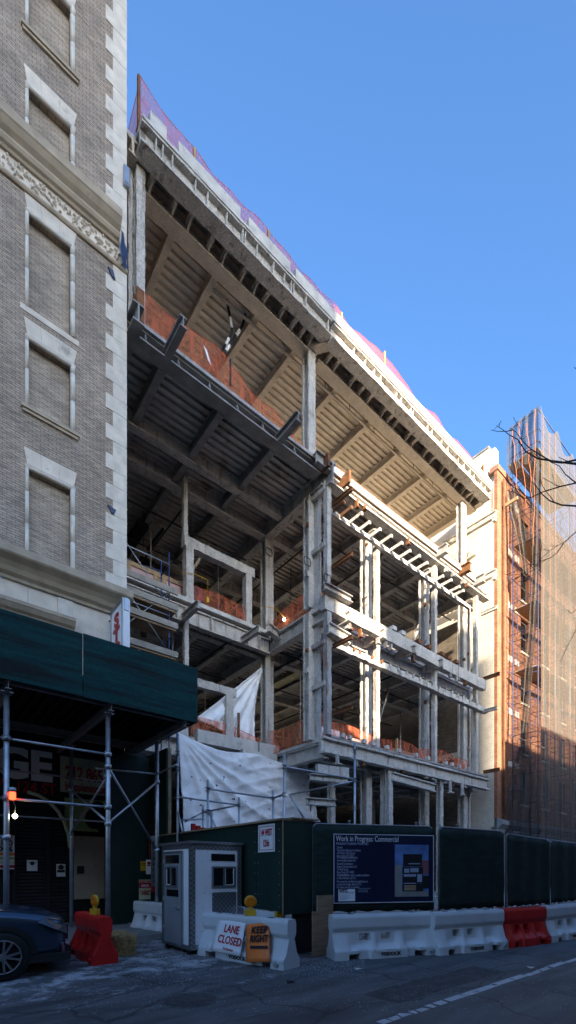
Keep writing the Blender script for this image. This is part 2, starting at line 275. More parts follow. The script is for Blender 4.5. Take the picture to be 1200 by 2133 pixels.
# ---------------------------------------------------------------- mesh building
class MB:
    def __init__(s): s.bm = bmesh.new()
    def face(s, pts, smooth=False):
        f = s.bm.faces.new([s.bm.verts.new(p) for p in pts]); f.smooth = smooth; return f
    def box(s, x0, x1, y0, y1, z0, z1):
        v = [s.bm.verts.new((x, y, z)) for x in (x0, x1) for y in (y0, y1) for z in (z0, z1)]
        for q in ((0, 1, 3, 2), (4, 6, 7, 5), (0, 4, 5, 1), (2, 3, 7, 6), (0, 2, 6, 4), (1, 5, 7, 3)): s.bm.faces.new([v[i] for i in q])
        return s
    def bar(s, p0, p1, w, h, up=Vector((0, 0, 1))):
        """box section from p0 to p1; w across, h along up"""
        p0, p1 = Vector(p0), Vector(p1); d = (p1-p0).normalized()
        if abs(d.dot(up)) > .98: up = Vector((0, 1, 0))
        a = d.cross(up).normalized(); b = a.cross(d).normalized()
        r = [s.bm.verts.new(p+a*i*w/2+b*j*h/2) for p in (p0, p1) for i, j in ((-1, -1), (1, -1), (1, 1), (-1, 1))]
        for i in range(4): s.bm.faces.new([r[i], r[(i+1) % 4], r[4+(i+1) % 4], r[4+i]])
        s.bm.faces.new(r[:4][::-1]); s.bm.faces.new(r[4:]); return s
    def tube(s, p0, p1, r, n=8, r1=None, caps=True):
        p0, p1 = Vector(p0), Vector(p1); d = (p1-p0).normalized(); up = Vector((0, 0, 1)) if abs(d.z) < .95 else Vector((0, 1, 0))
        a = d.cross(up).normalized(); b = a.cross(d).normalized(); r1 = r if r1 is None else r1
        R = [[s.bm.verts.new(p+a*math.cos(t*2*PI/n)*q+b*math.sin(t*2*PI/n)*q) for t in range(n)] for p, q in ((p0, r), (p1, r1))]
        for i in range(n):
            f = s.bm.faces.new([R[0][i], R[0][(i+1) % n], R[1][(i+1) % n], R[1][i]]); f.smooth = True
        if caps: s.bm.faces.new(R[0][::-1]); s.bm.faces.new(R[1])
        return s
    def path(s, pts, r, n=6, r1=None):
        pts = [Vector(p) for p in pts]; rings = []; m = len(pts)
        for k, p in enumerate(pts):
            d = (pts[min(k+1, m-1)]-pts[max(k-1, 0)]).normalized(); up = Vector((0, 0, 1)) if abs(d.z) < .95 else Vector((0, 1, 0))
            a = d.cross(up).normalized(); b = a.cross(d).normalized()
            q = r if r1 is None else r+(r1-r)*k/(m-1)
            rings.append([s.bm.verts.new(p+a*math.cos(t*2*PI/n)*q+b*math.sin(t*2*PI/n)*q) for t in range(n)])
        for A, B in zip(rings, rings[1:]):
            for i in range(n):
                f = s.bm.faces.new([A[i], A[(i+1) % n], B[(i+1) % n], B[i]]); f.smooth = True
        s.bm.faces.new(rings[0][::-1]); s.bm.faces.new(rings[-1]); return s
    def prism(s, poly, off):
        """planar polygon pushed along off"""
        off = Vector(off); A = [s.bm.verts.new(p) for p in poly]; B = [s.bm.verts.new(Vector(p)+off) for p in poly]; n = len(poly)
        s.bm.faces.new(A[::-1]); s.bm.faces.new(B)
        for i in range(n): s.bm.faces.new([A[i], A[(i+1) % n], B[(i+1) % n], B[i]])
        return s
    def sect(s, poly, p0, p1, up=Vector((0, 0, 1)), seg=.3, jit=0., smooth=False):
        """2-D section (across, up) swept from p0 to p1, surface wobbled by jit"""
        p0, p1 = Vector(p0), Vector(p1); D = p1-p0; ln = D.length; d = D.normalized()
        if abs(d.dot(up)) > .98: up = Vector((0, 1, 0))
        a = d.cross(up).normalized(); b = a.cross(d).normalized()
        n = max(1, int(ln/seg)) if jit else 1
        rings = []
        for k in range(n+1):
            c = p0+D*(k/n)
            rings.append([s.bm.verts.new(c+a*(x+random.uniform(-jit, jit))+b*(y+random.uniform(-jit, jit))) for x, y in poly])
        m = len(poly)
        for A, B in zip(rings, rings[1:]):
            for i in range(m):
                f = s.bm.faces.new([A[i], A[(i+1) % m], B[(i+1) % m], B[i]]); f.smooth = smooth
        s.bm.faces.new(rings[0][::-1]); s.bm.faces.new(rings[-1]); return s
    def ibeam(s, p0, p1, h, w, tf=.05, tw=.06, jit=.008, up=Vector((0, 0, 1)), seg=.3):
        """wide-flange section whose TOP is on the line p0-p1 when up is Z; centred for columns"""
        hw, t = w/2, tw/2; y0 = -h if up.z > .5 and abs((Vector(p1)-Vector(p0)).normalized().z) < .9 else -h/2
        P = [(-hw, y0), (hw, y0), (hw, y0+tf), (t, y0+tf), (t, y0+h-tf), (hw, y0+h-tf), (hw, y0+h), (-hw, y0+h), (-hw, y0+h-tf), (-t, y0+h-tf), (-t, y0+tf), (-hw, y0+tf)]
        return s.sect(P, p0, p1, up, seg, jit)
    def lathe(s, prof, c=(0, 0, 0), n=16, axis='z', caps=True):
        c = Vector(c); rings = []
        for r, h in prof:
            ring = []
            for k in range(n):
                t = 2*PI*k/n
                if axis == 'z': o = Vector((r*math.cos(t), r*math.sin(t), h))
                elif axis == 'y': o = Vector((r*math.cos(t), h, r*math.sin(t)))
                else: o = Vector((h, r*math.cos(t), r*math.sin(t)))
                ring.append(s.bm.verts.new(c+o))
            rings.append(ring)
        for A, B in zip(rings, rings[1:]):
            for i in range(n):
                f = s.bm.faces.new([A[i], A[(i+1) % n], B[(i+1) % n], B[i]]); f.smooth = True
        if caps: s.bm.faces.new(rings[0][::-1]); s.bm.faces.new(rings[-1])
        return s
    def grid(s, P, smooth=True):
        V = [[s.bm.verts.new(p) for p in row] for row in P]
        for i in range(len(V)-1):
            for j in range(len(V[0])-1):
                f = s.bm.faces.new([V[i][j], V[i][j+1], V[i+1][j+1], V[i+1][j]]); f.smooth = smooth
        return s
    def empty(s): return len(s.bm.verts) == 0
    def build(s, name, m, parent=None, local=False, bevel=0, origin=None):
        bmesh.ops.recalc_face_normals(s.bm, faces=s.bm.faces)
        off = Vector(origin) if origin is not None else Vector((0, 0, 0))
        if parent is not None and not local:
            q = parent
            while q: off += q.location; q = q.parent
        if off.length: bmesh.ops.translate(s.bm, verts=s.bm.verts, vec=-off)
        me = bpy.data.meshes.new(name); s.bm.to_mesh(me); s.bm.free()
        me.materials.append(M[m] if isinstance(m, str) else m)
        o = bpy.data.objects.new(name, me); C.objects.link(o)
        if parent is not None: o.parent = parent
        elif origin is not None: o.location = origin
        if bevel:
            md = o.modifiers.new('bevel', 'BEVEL'); md.width = bevel; md.segments = 2; md.limit_method = 'ANGLE'
        return o
def tag(o, label, cat, group=None, kind=None):
    if label: o['label'] = label
    if cat: o['category'] = cat
    if group: o['group'] = group
    if kind: o['kind'] = kind
    return o
def thing(name, label, cat, loc=(0, 0, 0), rz=0, group=None):
    o = bpy.data.objects.new(name, None); C.objects.link(o); o.empty_display_size = .3
    o.location = loc; o.rotation_euler = (0, 0, rz)
    return tag(o, label, cat, group)
def dup(root, loc, rz, label, group=None):
    r = root.copy(); C.objects.link(r); r.location = loc; r.rotation_euler = (0, 0, rz); r['label'] = label
    if group: r['group'] = group
    for ch in list(root.children):
        c = ch.copy(); C.objects.link(c); c.parent = r
        for g in list(ch.children):
            d = g.copy(); C.objects.link(d); d.parent = c
    return r
def struct(name, b, m): 
    o = b.build(name, m); o['kind'] = 'structure'; return o
def text(name, body, size, origin, xdir, m, parent, align='LEFT', bold=0., up=(0, 0, 1), sx=1., spacing=1., line=1., local=False, ext=.003):
    cu = bpy.data.curves.new(name, 'FONT'); cu.body = body; cu.size = size; cu.align_x = align; cu.offset = bold; cu.extrude = ext; cu.space_character = spacing; cu.space_line = line; cu.resolution_u = 3
    ob = bpy.data.objects.new(name, cu); C.objects.link(ob)
    dg = bpy.context.evaluated_depsgraph_get(); me = bpy.data.meshes.new_from_object(ob.evaluated_get(dg)); bpy.data.objects.remove(ob); bpy.data.curves.remove(cu)
    x = Vector(xdir).normalized(); u = Vector(up).normalized(); n = x.cross(u).normalized()
    off = Vector((0, 0, 0))
    if not local:
        q = parent
        while q: off += q.location; q = q.parent
    o = Vector(origin)-off
    mw = Matrix(((x.x*sx, u.x, n.x, o.x), (x.y*sx, u.y, n.y, o.y), (x.z*sx, u.z, n.z, o.z), (0, 0, 0, 1)))
    me.transform(mw); me.name = name; me.materials.clear(); me.materials.append(M[m])
    r = bpy.data.objects.new(name, me); C.objects.link(r); r.parent = parent; return r

# ================================================================ SETTING
struct('ground', MB().box(-200, 260, -160, 260, -1.2, -.16), 'walk')
struct('road', MB().box(-60, 120, 0, 10.4, -.15, 0), 'road')
struct('sidewalk', MB().box(-60, 120, 10.55, 14.5, -.14, .13), 'walk')
struct('kerb', MB().box(-60, 120, 10.4, 10.549, -.14, .125), 'kerb')
struct('near_sidewalk', MB().box(-60, 120, -4.5, -.151, -.14, .13), 'walk')
struct('near_kerb', MB().box(-60, 120, -.15, -.001, -.14, .125), 'kerb')
# worn edge line of the traffic lane
b = MB(); x = 3.95
while x < 60:
    ln = random.uniform(.10, .16) if x < 5.2 else random.uniform(.4, 1.2)
    for k in range(1):
        y0 = 3.16+random.uniform(-.012, .012); y1 = y0+.11+random.uniform(-.02, .01); j = [random.uniform(-.05, .05) for _ in range(4)]
        b.face([(x+j[0], y0, .004), (x+ln+j[1], y0, .004), (x+ln+j[2], y1, .004), (x+j[3], y1, .004)])
    x += ln+(random.uniform(.02, .10) if x < 5.2 else random.uniform(-.06, .012))
struct('road_marking', b, 'line_white')
b = MB()
p = gnd(8, 2010); b.face([(p.x-.6, p.y-.04, .004), (p.x+.05, p.y-.04, .004), (p.x+.05, p.y+.05, .004), (p.x-.6, p.y+.05, .004)])
struct('faded_marking', b, 'line_white')
# seam and patches of newer asphalt
b = MB()
pts = [(x, 4.25+.10*math.sin(x*.9)+random.uniform(-.02, .02)) for x in [i*.35 for i in range(-20, 90)]]
for (xa, ya), (xb, yb) in zip(pts, pts[1:]): b.face([(xa, ya, .003), (xb, yb, .003), (xb, yb+.016, .003), (xa, ya+.016, .003)]) if random.random() < .7 else None
struct('road_seam', b, 'seam')

# ================================================================ LEFT BRICK BUILDING
YF = 14.5
LB = thing('brick_building', 'grey tan brick building with pale stone quoins and bricked-up windows', 'building', (-4, YF, 0))
XR = 5.3
bays = [2.48-3.35*k for k in range(0, 3)]
rows = [(25.02, 26.98, 1), (21.6, 23.5, 0), (17.29, 20.0, 2), (14.5, 16.5, 1), (10.2, 12.9, 0), (28.9, 30.9, 1)]
holes = [(bx+.09, bx+1.18, z0, z1-.09) for bx in bays for z0, z1, _ in rows]
xs = sorted({-14, XR} | {h[0] for h in holes} | {h[1] for h in holes}); zs = sorted({9.7, 33.} | {h[2] for h in holes} | {h[3] for h in holes})
b = MB()
for xa, xb in zip(xs, xs[1:]):
    for za, zb in zip(zs, zs[1:]):
        cx, cz = (xa+xb)/2, (za+zb)/2
        if any(h[0] < cx < h[1] and h[2] < cz < h[3] for h in holes): continue
        b.face([(xa, YF, za), (xb, YF, za), (xb, YF, zb), (xa, YF, zb)])
for h in holes:
    x0, x1, z0, z1 = h
    b.face([(x0, YF, z0), (x0, YF+.2, z0), (x0, YF+.2, z1), (x0, YF, z1)]); b.face([(x1, YF, z0), (x1, YF+.2, z0), (x1, YF+.2, z1), (x1, YF, z1)])
    b.face([(x0, YF, z1), (x1, YF, z1), (x1, YF+.2, z1), (x0, YF+.2, z1)]); b.face([(x0, YF, z0), (x1, YF, z0), (x1, YF+.2, z0), (x0, YF+.2, z0)])
b.face([(XR, YF, 9.7), (XR, 40, 9.7), (XR, 40, 33), (XR, YF, 33)]); b.face([(-14, YF, 9.7), (-14, 40, 9.7), (-14, 40, 33), (-14, YF, 33)])
b.face([(-14, YF, 33), (XR, YF, 33), (XR, 40, 33), (-14, 40, 33)])
bm_wall = b; b.build('wall', 'brick_l', LB)
MB().box(-13.99, XR-.01, YF+.45, 39.9, 0.05, 9.69).build('lower_wall', 'cmu_y', LB)
for k, bx in enumerate(bays):
    for z0, z1, kind in rows:
        w = MB()
        x0, x1 = bx, bx+1.31
        zt = z1
        # rounded jambs and head
        for xa, xb in ((x0, x0+.10), (x1-.14, x1)):
            zc = z0
            while zc < zt-.01:
                ze = min(zt, zc+random.choice((.8, .9, 1.05)))
                w.tube(((xa+xb)/2, YF+.005, zc), ((xa+xb)/2, YF+.005, ze-.002), (xb-xa)/2, 10); zc = ze
            w.box(xa+.01, xb-.01, YF-.02, YF+.08, z0, zt-.05)
        w.tube((x0, YF+.005, zt-.05), (x1, YF+.005, zt-.05), .06, 10)
        wo = w.build('window', 'marble', LB)
        xin0, xin1 = x0+.085, x1-.125
        MB().box(xin0, xin1, YF+.185, YF+.30, z0, zt-.07).build('infill', 'infill_brick' if 'infill_brick' in M else 'infill', wo)
        f = MB()   # flat arch of three stones above
        if kind != 9:
            zl = zt+.02; hgt = .44
            top = [(x0+.0-.03, zl+hgt), (x1+.04, zl+hgt)]; bot = [(x0+.05, zl), (x1-.04, zl)]
            q = [0, .3, .67, 1]
            for a, c in zip(q, q[1:]):
                lerp = lambda u, v, t: u+(v-u)*t
                pb0, pb1 = lerp(bot[0][0], bot[1][0], a), lerp(bot[0][0], bot[1][0], c); pt0, pt1 = lerp(top[0][0], top[1][0], a), lerp(top[0][0], top[1][0], c)
                f.prism([(pb0+.003, YF-.018, zl), (pb1-.003, YF-.018, zl), (pt1-.003, YF-.018, zl+hgt), (pt0+.003, YF-.018, zl+hgt)], (0, .06, 0))
            f.build('lintel', 'limestone', wo)
        s = MB()
        if kind == 1:
            s.box(x0-.1, x1+.1, YF-.10, YF+.18, z0-.09, z0); s.box(x0-.07, x1+.07, YF-.06, YF+.1, z0-.17, z0-.092); s.build('sill', 'cornice', wo)
        elif kind == 2:
            s.box(x0-.12, x1+.1, YF-.02, YF+.18, z0-.16, z0); s.build('sill', 'limestone', wo)
qb = MB(); z = 9.9; i = 0
while z < 33:
    h = .4585; w = .64 if i % 2 else .42
    qb.box(XR-w, XR+.012, YF-.016-random.uniform(0, .006), YF+.3, z, z+h-.008); z += h; i += 1
qb.build('quoins', 'marble', LB)
# upper cornice (cut short of the corner), leaf frieze and moulding
def mould(prof, x0, x1, name, m):
    bb = MB(); bb.prism([(x0, YF-y, z) for y, z in prof], (x1-x0, 0, 0)); return bb.build(name, m, LB)
Zc = 20.42
mould([(0, Zc+.62), (.10, Zc+.62), (.13, Zc+.68), (.20, Zc+.72), (.24, Zc+.8), (.24, Zc+.86), (.34, Zc+.95), (.42, Zc+1.07), (.45, Zc+1.10), (.45, Zc+1.34), (.40, Zc+1.38), (0, Zc+1.5)], -14, 5.02, 'cornice', 'cornice')
mould([(0, Zc), (.06, Zc), (.09, Zc+.04), (.09, Zc+.10), (.05, Zc+.15), (0, Zc+.15)], -14, XR+.02, 'moulding', 'cornice')
mould([(0, Zc+.155), (.03, Zc+.155), (.03, Zc+.615), (0, Zc+.615)], -14, XR+.01, 'frieze', 'limestone')
fr = MB(); rr = random.Random(3); x = -3.
while x < XR-.05:   # carved acanthus leaves standing off the frieze
    for k in range(5):
        cx = x+rr.uniform(0, .16); cz = Zc+.39+rr.uniform(-.19, .19); a = rr.uniform(0, PI); r1, r2 = rr.uniform(.045, .085), rr.uniform(.02, .035)
        P = [(cx+r1*math.cos(t)*math.cos(a)-r2*math.sin(t)*math.sin(a), cz+r1*math.cos(t)*math.sin(a)+r2*math.sin(t)*math.cos(a)) for t in [q*PI/4 for q in range(8)]]
        top = [fr.bm.verts.new((cx+(px-cx)*.5, YF-.075-rr.uniform(0, .02), cz+(pz-cz)*.5)) for px, pz in P]; bt = [fr.bm.verts.new((px, YF-.028, pz)) for px, pz in P]
        fr.bm.faces.new(top)
        for q in range(8): fr.bm.faces.new([bt[q], bt[(q+1) % 8], top[(q+1) % 8], top[q]])
    x += .14
fr.build('carved_leaves', 'limestone', LB)
# lower cornice and the limestone storey
Zl = 9.55
mould([(0, Zl-.02), (.08, Zl-.02), (.10, Zl+.05), (.20, Zl+.12), (.26, Zl+.22), (.36, Zl+.32), (.52, Zl+.42), (.55, Zl+.46), (.55, Zl+.64), (.5, Zl+.68), (0, Zl+.78)], -14, XR+.02, 'lower_cornice', 'cornice')
lb = MB()
for xa, xb in ((-14, .2), (.21, 2.55), (2.56, 3.55), (3.56, XR)):
    lb.box(xa, xb, YF-.004, YF+.44, 8.5, Zl-.03); lb.box(xa, xb, YF, YF+.44, 5.4, 8.49)
lb.build('limestone_band', 'limestone', LB)
hd = MB(); hd.prism([(-2, YF-y, z) for y, z in ((.005, 8.62), (.06, 8.62), (.08, 8.68), (.16, 8.74), (.22, 8.84), (.24, 8.86), (.24, 8.95), (.2, 8.98), (.005, 9.02))], (5.75, 0, 0)); hd.build('door_hood', 'cornice', LB)
pl = MB(); pl.box(3.3, 3.72, YF-.045, YF-.006, 5.4, Zl-.04); pl.build('pilaster', 'marble', LB)
# storefront under the shed
YS = 14.35
sf = MB(); sf.box(-14, XR, YS+.1, YF+.4, .13, 5.39); sf.build('storefront', 'black', LB)
def roller(x0, x1, z0, z1, name='roll_gate'):
    g = MB(); z = z0
    while z < z1-.02:
        g.prism([(x0, YS+.08, z), (x0, YS+.05, z+.02), (x0, YS+.05, z+.07), (x0, YS+.08, z+.09)], (x1-x0, 0, 0)); z += .095
    return g.build(name, 'gate', LB)
X = lambda px: onY(px, 1800, YS).x
roller(X(-60), X(-10), .15, 3.3); roller(X(36), X(98), .15, 3.2); roller(X(102), X(142), .15, 3.2)
fr_ = MB()
for px in (-12, 30, 100, 145): fr_.box(X(px)-.04, X(px)+.04, YS-.03, YS+.09, .14, 3.35)
fr_.box(X(-70), X(145), YS-.04, YS+.09, 3.36, 3.48); fr_.build('gate_frame', 'black', LB)
pn = MB(); a = onY(154, 1741, YS); c = onY(250, 1870, YS); pn.box(a.x, c.x, YS, YS+.09, c.z, a.z); pno = pn.build('service_panel', 'door_panel' if 'door_panel' in M else 'stone_base', LB)
q = onY(167, 1812, YS); tb = MB(); tb.box(q.x-.09, q.x+.09, YS-.08, YS-.001, q.z-.11, q.z+.11); tb.lathe([(.05, 0), (.05, -.03)], (q.x, YS-.08, q.z), 12, 'y'); tb.build('intercom', 'black', pno)
q = onY(243, 1767, YS); MB().box(q.x-.05, q.x+.05, YS-.03, YS-.001, q.z-.05, q.z+.05).build('red_indicator', 'led', pno)

# ---- shop signs on the storefront
def board(name, px0, py0, px1, py1, m, label, Y=14.3, th=.06):
    a = onY(px0, py0, Y); c = onY(px1, py1, Y); zc = (a.z+c.z)/2
    t = thing(name, label, 'sign', ((a.x+c.x)/2, Y, min(a.z, c.z)))
    MB().box(a.x, c.x, Y, Y+th, min(a.z, c.z), max(a.z, c.z)).build('panel', m, t); return t, a, c
st, a, c = board('shop_sign', -170, 1420, 121, 1661, 'sign_black', 'black shop fascia sign lettered STORAGE with red street address below')
e0 = onY(108, 1626, 14.3); text('lettering', 'STORAGE', 1.14, (e0.x, 14.28, 4.16), (1, 0, 0), 'sign_white', st, 'RIGHT', bold=.05, sx=.98)
e1 = onY(117, 1646, 14.3); text('address', '157 W 124 ST', .42, (e1.x, 14.28, 3.78), (1, 0, 0), 'sign_red', st, 'RIGHT', bold=.008, sx=.86)
st, a, c = board('shop_sign', 126, 1574, 270, 1663, 'sign_yel', 'yellowish white shop sign with red phone number and apple picture')
text('phone_number', '212 865 4000', .52, (a.x+.12, 14.28, 4.28), (1, 0, 0), 'sign_red', st, bold=.016, sx=.62)
text('web_address', 'bigappleministorage.com', .34, (a.x+.12, 14.28, 3.95), (1, 0, 0), 'sign_red', st, bold=.008, sx=.5)
q = onY(251, 1630, 14.3); ap = MB()
ap.prism([(q.x+.27*math.cos(t)*(1+.10*math.sin(t)), 14.288, q.z+.34*math.sin(t)-.05*math.exp(-((t-PI/2)/.35)**2)) for t in [k*2*PI/28 for k in range(28)]], (0, .01, 0)); ap.build('apple_picture', 'sign_red', st)
lf = MB(); lf.prism([(q.x, 14.286, q.z+.32), (q.x+.04, 14.286, q.z+.44), (q.x+.17, 14.286, q.z+.50), (q.x+.13, 14.286, q.z+.38)], (0, .01, 0)); lf.prism([(q.x-.02, 14.286, q.z+.27), (q.x+.01, 14.286, q.z+.27), (q.x-.03, 14.286, q.z+.47), (q.x-.06, 14.286, q.z+.46)], (0, .01, 0)); lf.build('apple_leaf', 'sign_black', st)
st, a, c = board('sign_panel', 135, 1661, 268, 1736, 'sign_green', 'pale green pictorial panel with dark figure below the apple sign')
q = onY(212, 1706, 14.3); fg = MB(); rr = random.Random(5)
for k in range(7):
    cx, cz, r = q.x+rr.uniform(-.25, .25), q.z+rr.uniform(-.3, .3), rr.uniform(.12, .26)
    fg.prism([(cx+r*math.cos(t), 14.290-.001*k, cz+r*1.2*math.sin(t)) for t in [j*PI/6 for j in range(12)]], (0, .005, 0))
fg.build('dark_picture', 'sign_black', st)
ar = MB(); q0 = onY(118, 1655, 14.25); pts = [(q0.x+.3+1.15*math.cos(t)-1.1, 14.25, q0.z-1.5+1.5*math.sin(t)) for t in [PI*.08*k for k in range(7)]]; ar.path(pts, .05, 6); ar.build('arch_trim', 'sign_yel', st)
def notice(px, py, w, h, X_=None, Y_=None, lines=3, head='ink', label='', body=None, m='sign_white', bandm=None, txt=None):
    """small paper or plastic notice; lines are printed strips"""
    p = onY(px, py, Y_) if Y_ else onX(px, py, X_)
    t = thing('notice', label, 'notice', p)
    if Y_:
        MB().box(p.x-w/2, p.x+w/2, Y_, Y_+.01, p.z-h/2, p.z+h/2).build('sheet', m, t)
        xd = (1, 0, 0); o = lambda s, z: (p.x+s, Y_-.004, p.z+z)
        sb = lambda bb, s0, s1, z0, z1: bb.box(p.x+s0, p.x+s1, Y_-.006, Y_-.001, p.z+z0, p.z+z1)
    else:
        MB().box(X_, X_+.01, p.y-w/2, p.y+w/2, p.z-h/2, p.z+h/2).build('sheet', m, t)
        xd = (0, -1, 0); o = lambda s, z: (X_-.004, p.y-s, p.z+z)
        sb = lambda bb, s0, s1, z0, z1: bb.box(X_-.006, X_-.001, p.y-s1, p.y-s0, p.z+z0, p.z+z1)
    if bandm: bb = MB(); sb(bb, -w/2, w/2, h*.08, h*.34); bb.build('band', bandm, t)
    bb = MB()
    for k in range(lines):
        z = h*(.0 if bandm else .28)-k*h*.17; ln = random.uniform(.3, .42)*w; sb(bb, -ln, ln, z-h*.045, z+h*.02)
    if lines: bb.build('print', 'sign_black', t)
    for (tx, sz, z, mm) in (txt or []): text('lettering', tx, sz, o(0, z), xd, mm, t, 'CENTER', bold=.003)
    return t, p, o, sb
t, p, o, sb = notice(67, 1803, .26, .30, Y_=14.3, lines=1, label='square white notice with masked face symbol on the dark roll gate')
bb = MB(); bb.lathe([(.055, -.012), (.055, -.002)], (p.x, 14.3, p.z+.06), 12, 'y'); bb.build('symbol', 'sign_black', t)
t, p, o, sb = notice(127, 1813, .24, .36, Y_=14.3, lines=2, label='white notice with round keep apart symbol on the gate post')
bb = MB(); bb.lathe([(.07, -.012), (.07, -.002)], (p.x, 14.3, p.z+.09), 14, 'y'); sb(bb, -.10, .10, -.06, .01); bb.build('symbol', 'sign_black', t)
notice(256, 1815, .20, .34, Y_=14.3, lines=4, label='narrow cream notice with black lines beside the service panel', m='sign_yel')
notice(268, 1826, .22, .26, Y_=14.28, lines=4, label='lower of two small cream notices by the service panel edge', m='sign_yel')
t, p, o, sb = notice(2, 1775, .62, .9, Y_=14.2, lines=0, label='poster with coloured bands at the left frame edge under the shed')
for k, mm in enumerate(('sign_red', 'sign_yel', 'sign_green', 'sign_orange')):
    bb = MB(); sb(bb, -.31, .31, -.42+.11*k, -.34+.11*k); bb.build('band', mm, t)
text('lettering', 'UP TO\n100\n100%', .20, o(.27, .34), (1, 0, 0), 'sign_black', t, 'RIGHT', bold=.006, line=.8)

# ---- vertical projecting STORAGE sign
SG = thing('projecting_sign', 'tall white projecting sign with red letters S T O above the green shed', 'sign', (4.75, 13.5, 6.4))
MB().box(4.66, 4.86, 13.0, 14.0, 6.4, 9.33).build('box', 'sign_white', SG, bevel=.012)
bb = MB()
for y0, y1, z0, z1 in ((12.99, 14.01, 9.25, 9.34), (12.99, 14.01, 6.39, 6.48), (12.99, 13.06, 6.48, 9.25), (13.94, 14.01, 6.48, 9.25)): bb.box(4.64, 4.659, y0, y1, z0, z1)
bb.box(4.69, 4.83, 12.975, 12.999, 9.0, 9.34); bb.build('trim', 'alu', SG)
for k, ch in enumerate('STORAGE'): text('letter', ch, .50, (4.645, 13.5, 8.72-.42*k), (0, -1, 0), 'sign_red', SG, 'CENTER', bold=.03, sx=1.5)
bb = MB(); bb.tube((4.76, 14.0, 8.35), (4.76, YF-.03, 8.28), .06, 10); bb.tube((4.76, 14.0, 9.2), (4.76, YF-.03, 9.3), .02, 6); bb.box(4.62, 4.9, YF-.06, YF-.02, 8.1, 8.5); bb.build('bracket', 'black', SG)
# scraps of blue sheeting and fittings on the corner of the building
bb = MB(); P = []
for i in range(7):
    P.append([(5.03+.28*j/6, YF-.30+.25*j/6-.04*math.sin(i*1.3+j), 21.35-.12*j/6-(.95-.25*j/6)*i/6-.04*math.sin(j*2)) for j in range(7)])
bb.grid(P); tag(bb.build('plastic_sheet', 'blue_tarp', None, origin=(5.05, YF-.3, 20.5)), 'crumpled blue plastic wrapped over the cut cornice end', 'plastic sheet')
p = onY(232, 569, YF-.05); bb = MB(); bb.prism([(p.x-.1, p.y, p.z+.14), (p.x+.05, p.y-.03, p.z+.1), (p.x+.13, p.y, p.z-.1), (p.x+.02, p.y-.05, p.z-.12), (p.x-.02, p.y, p.z+.0)], (0, .04, 0))
tag(bb.build('plastic_scrap', 'blue_tarp', None, origin=p), 'dark blue scrap stuck on the pale quoin below the frieze', 'scrap')
p = onY(233, 1061, YF-.05); bb = MB(); bb.prism([(p.x-.12, p.y, p.z+.1), (p.x+.13, p.y-.03, p.z+.02), (p.x+.08, p.y, p.z-.1), (p.x-.02, p.y-.05, p.z-.14), (p.x-.04, p.y, p.z-.02)], (0, .04, 0))
tag(bb.build('plastic_scrap', 'blue_tarp', None, origin=p), 'dark blue scrap on the quoin level with the lowest window row', 'scrap')
p = onY(259, 366, YF-.06); bb = MB(); bb.box(p.x-.03, p.x+.14, YF-.12, YF-.03, p.z-.3, p.z+.3); bb.box(p.x+.0, p.x+.11, YF-.135, YF-.121, p.z-.24, p.z+.2)
tag(bb.build('utility_box', 'alu', None, origin=p), 'small grey metal box fixed to the corner quoin high above', 'box')

# ================================================================ SIDEWALK SHED
SH = thing('sidewalk_shed', 'dark green plywood sidewalk shed on galvanised pipe posts in front of the shop', 'sidewalk shed', (0, 12, 0))
YA, YB, XE = 9.6, 14.2, 5.18
fx = [-9.5, -7.1, -4.7, -2.3, .1, 2.52, XE]   # board joint shows at pixel 173
fx[5] = onY(173, 1400, YA).x
for xa, xb in zip(fx, fx[1:]): MB().box(xa+.008, xb-.008, YA+random.uniform(0, .006), YA+.03, 5.07+random.uniform(-.012, .012), 6.32+random.uniform(-.012, .012)).build('fascia_panel', 'ply_green', SH)
MB().box(XE-.034, XE-.004, YA+.034, YB, 5.07, 6.32).build('end_panel', 'ply_green', SH)
bb = MB(); bb.box(-9.5, XE-.04, YA+.04, YB, 5.42, 5.5)
x = -9.4
while x < XE-.1: bb.box(x, x+.06, YA+.05, YB-.05, 5.30, 5.418); x += .22
bb.box(-9.5, XE-.04, YB+.001, YB+.04, 4.95, 5.5); bb.build('deck', 'black', SH)
for y in (9.9, 13.0): bb = MB(); bb.ibeam((-9.5, y, 5.29), (XE-.06, y, 5.29), .2, .1, .012, .01, 0); bb.build('beam', 'steel_dark', SH)
for x in (-4.2, -2.3, -.45, 1.39, 3.23, 4.9): bb = MB(); bb.ibeam((x, YA+.06, 5.085), (x, YB-.1, 5.085), .15, .1, .012, .01, 0); bb.build('cross_beam', 'steel_dark', SH)
def clamp(bb, p, r=.075): bb.lathe([(r, -.05), (r*1.1, 0), (r, .05)], p, 10)
posts = [(-4.2, 9.9), (-2.3, 9.9), (-.45, 9.9), (1.39, 9.9), (3.23, 9.9), (4.9, 11.25), (3.3, 13.0), (4.9, 13.0), (1.4, 13.0), (-.45, 13.0)]
for x, y in posts:
    z0 = 0.0 if y < 10.4 else .13
    bb = MB(); bb.tube((x, y, z0), (x, y, 4.93), .05, 12); bb.box(x-.12, x+.12, y-.12, y+.12, z0, z0+.02); bb.box(x-.1, x+.1, y-.1, y+.1, 4.91, 4.93)
    bb.build('post', 'galv', SH)
for z in (4.08, 2.97):
    for xa, xb in ((-2.3, -.45), (-.45, 1.39), (1.39, 3.23)):
        bb = MB(); bb.tube((xa, 9.9, z), (xb, 9.9, z), .026, 8)
        for xx in (xa, xb): clamp(bb, (xx, 9.9, z))
        bb.build('rail', 'galv', SH)
    bb = MB(); bb.tube((3.3, 13, z), (4.9, 13, z), .024, 8); bb.tube((-.45, 13, z), (3.3, 13, z), .024, 8); bb.build('rail', 'galv', SH)
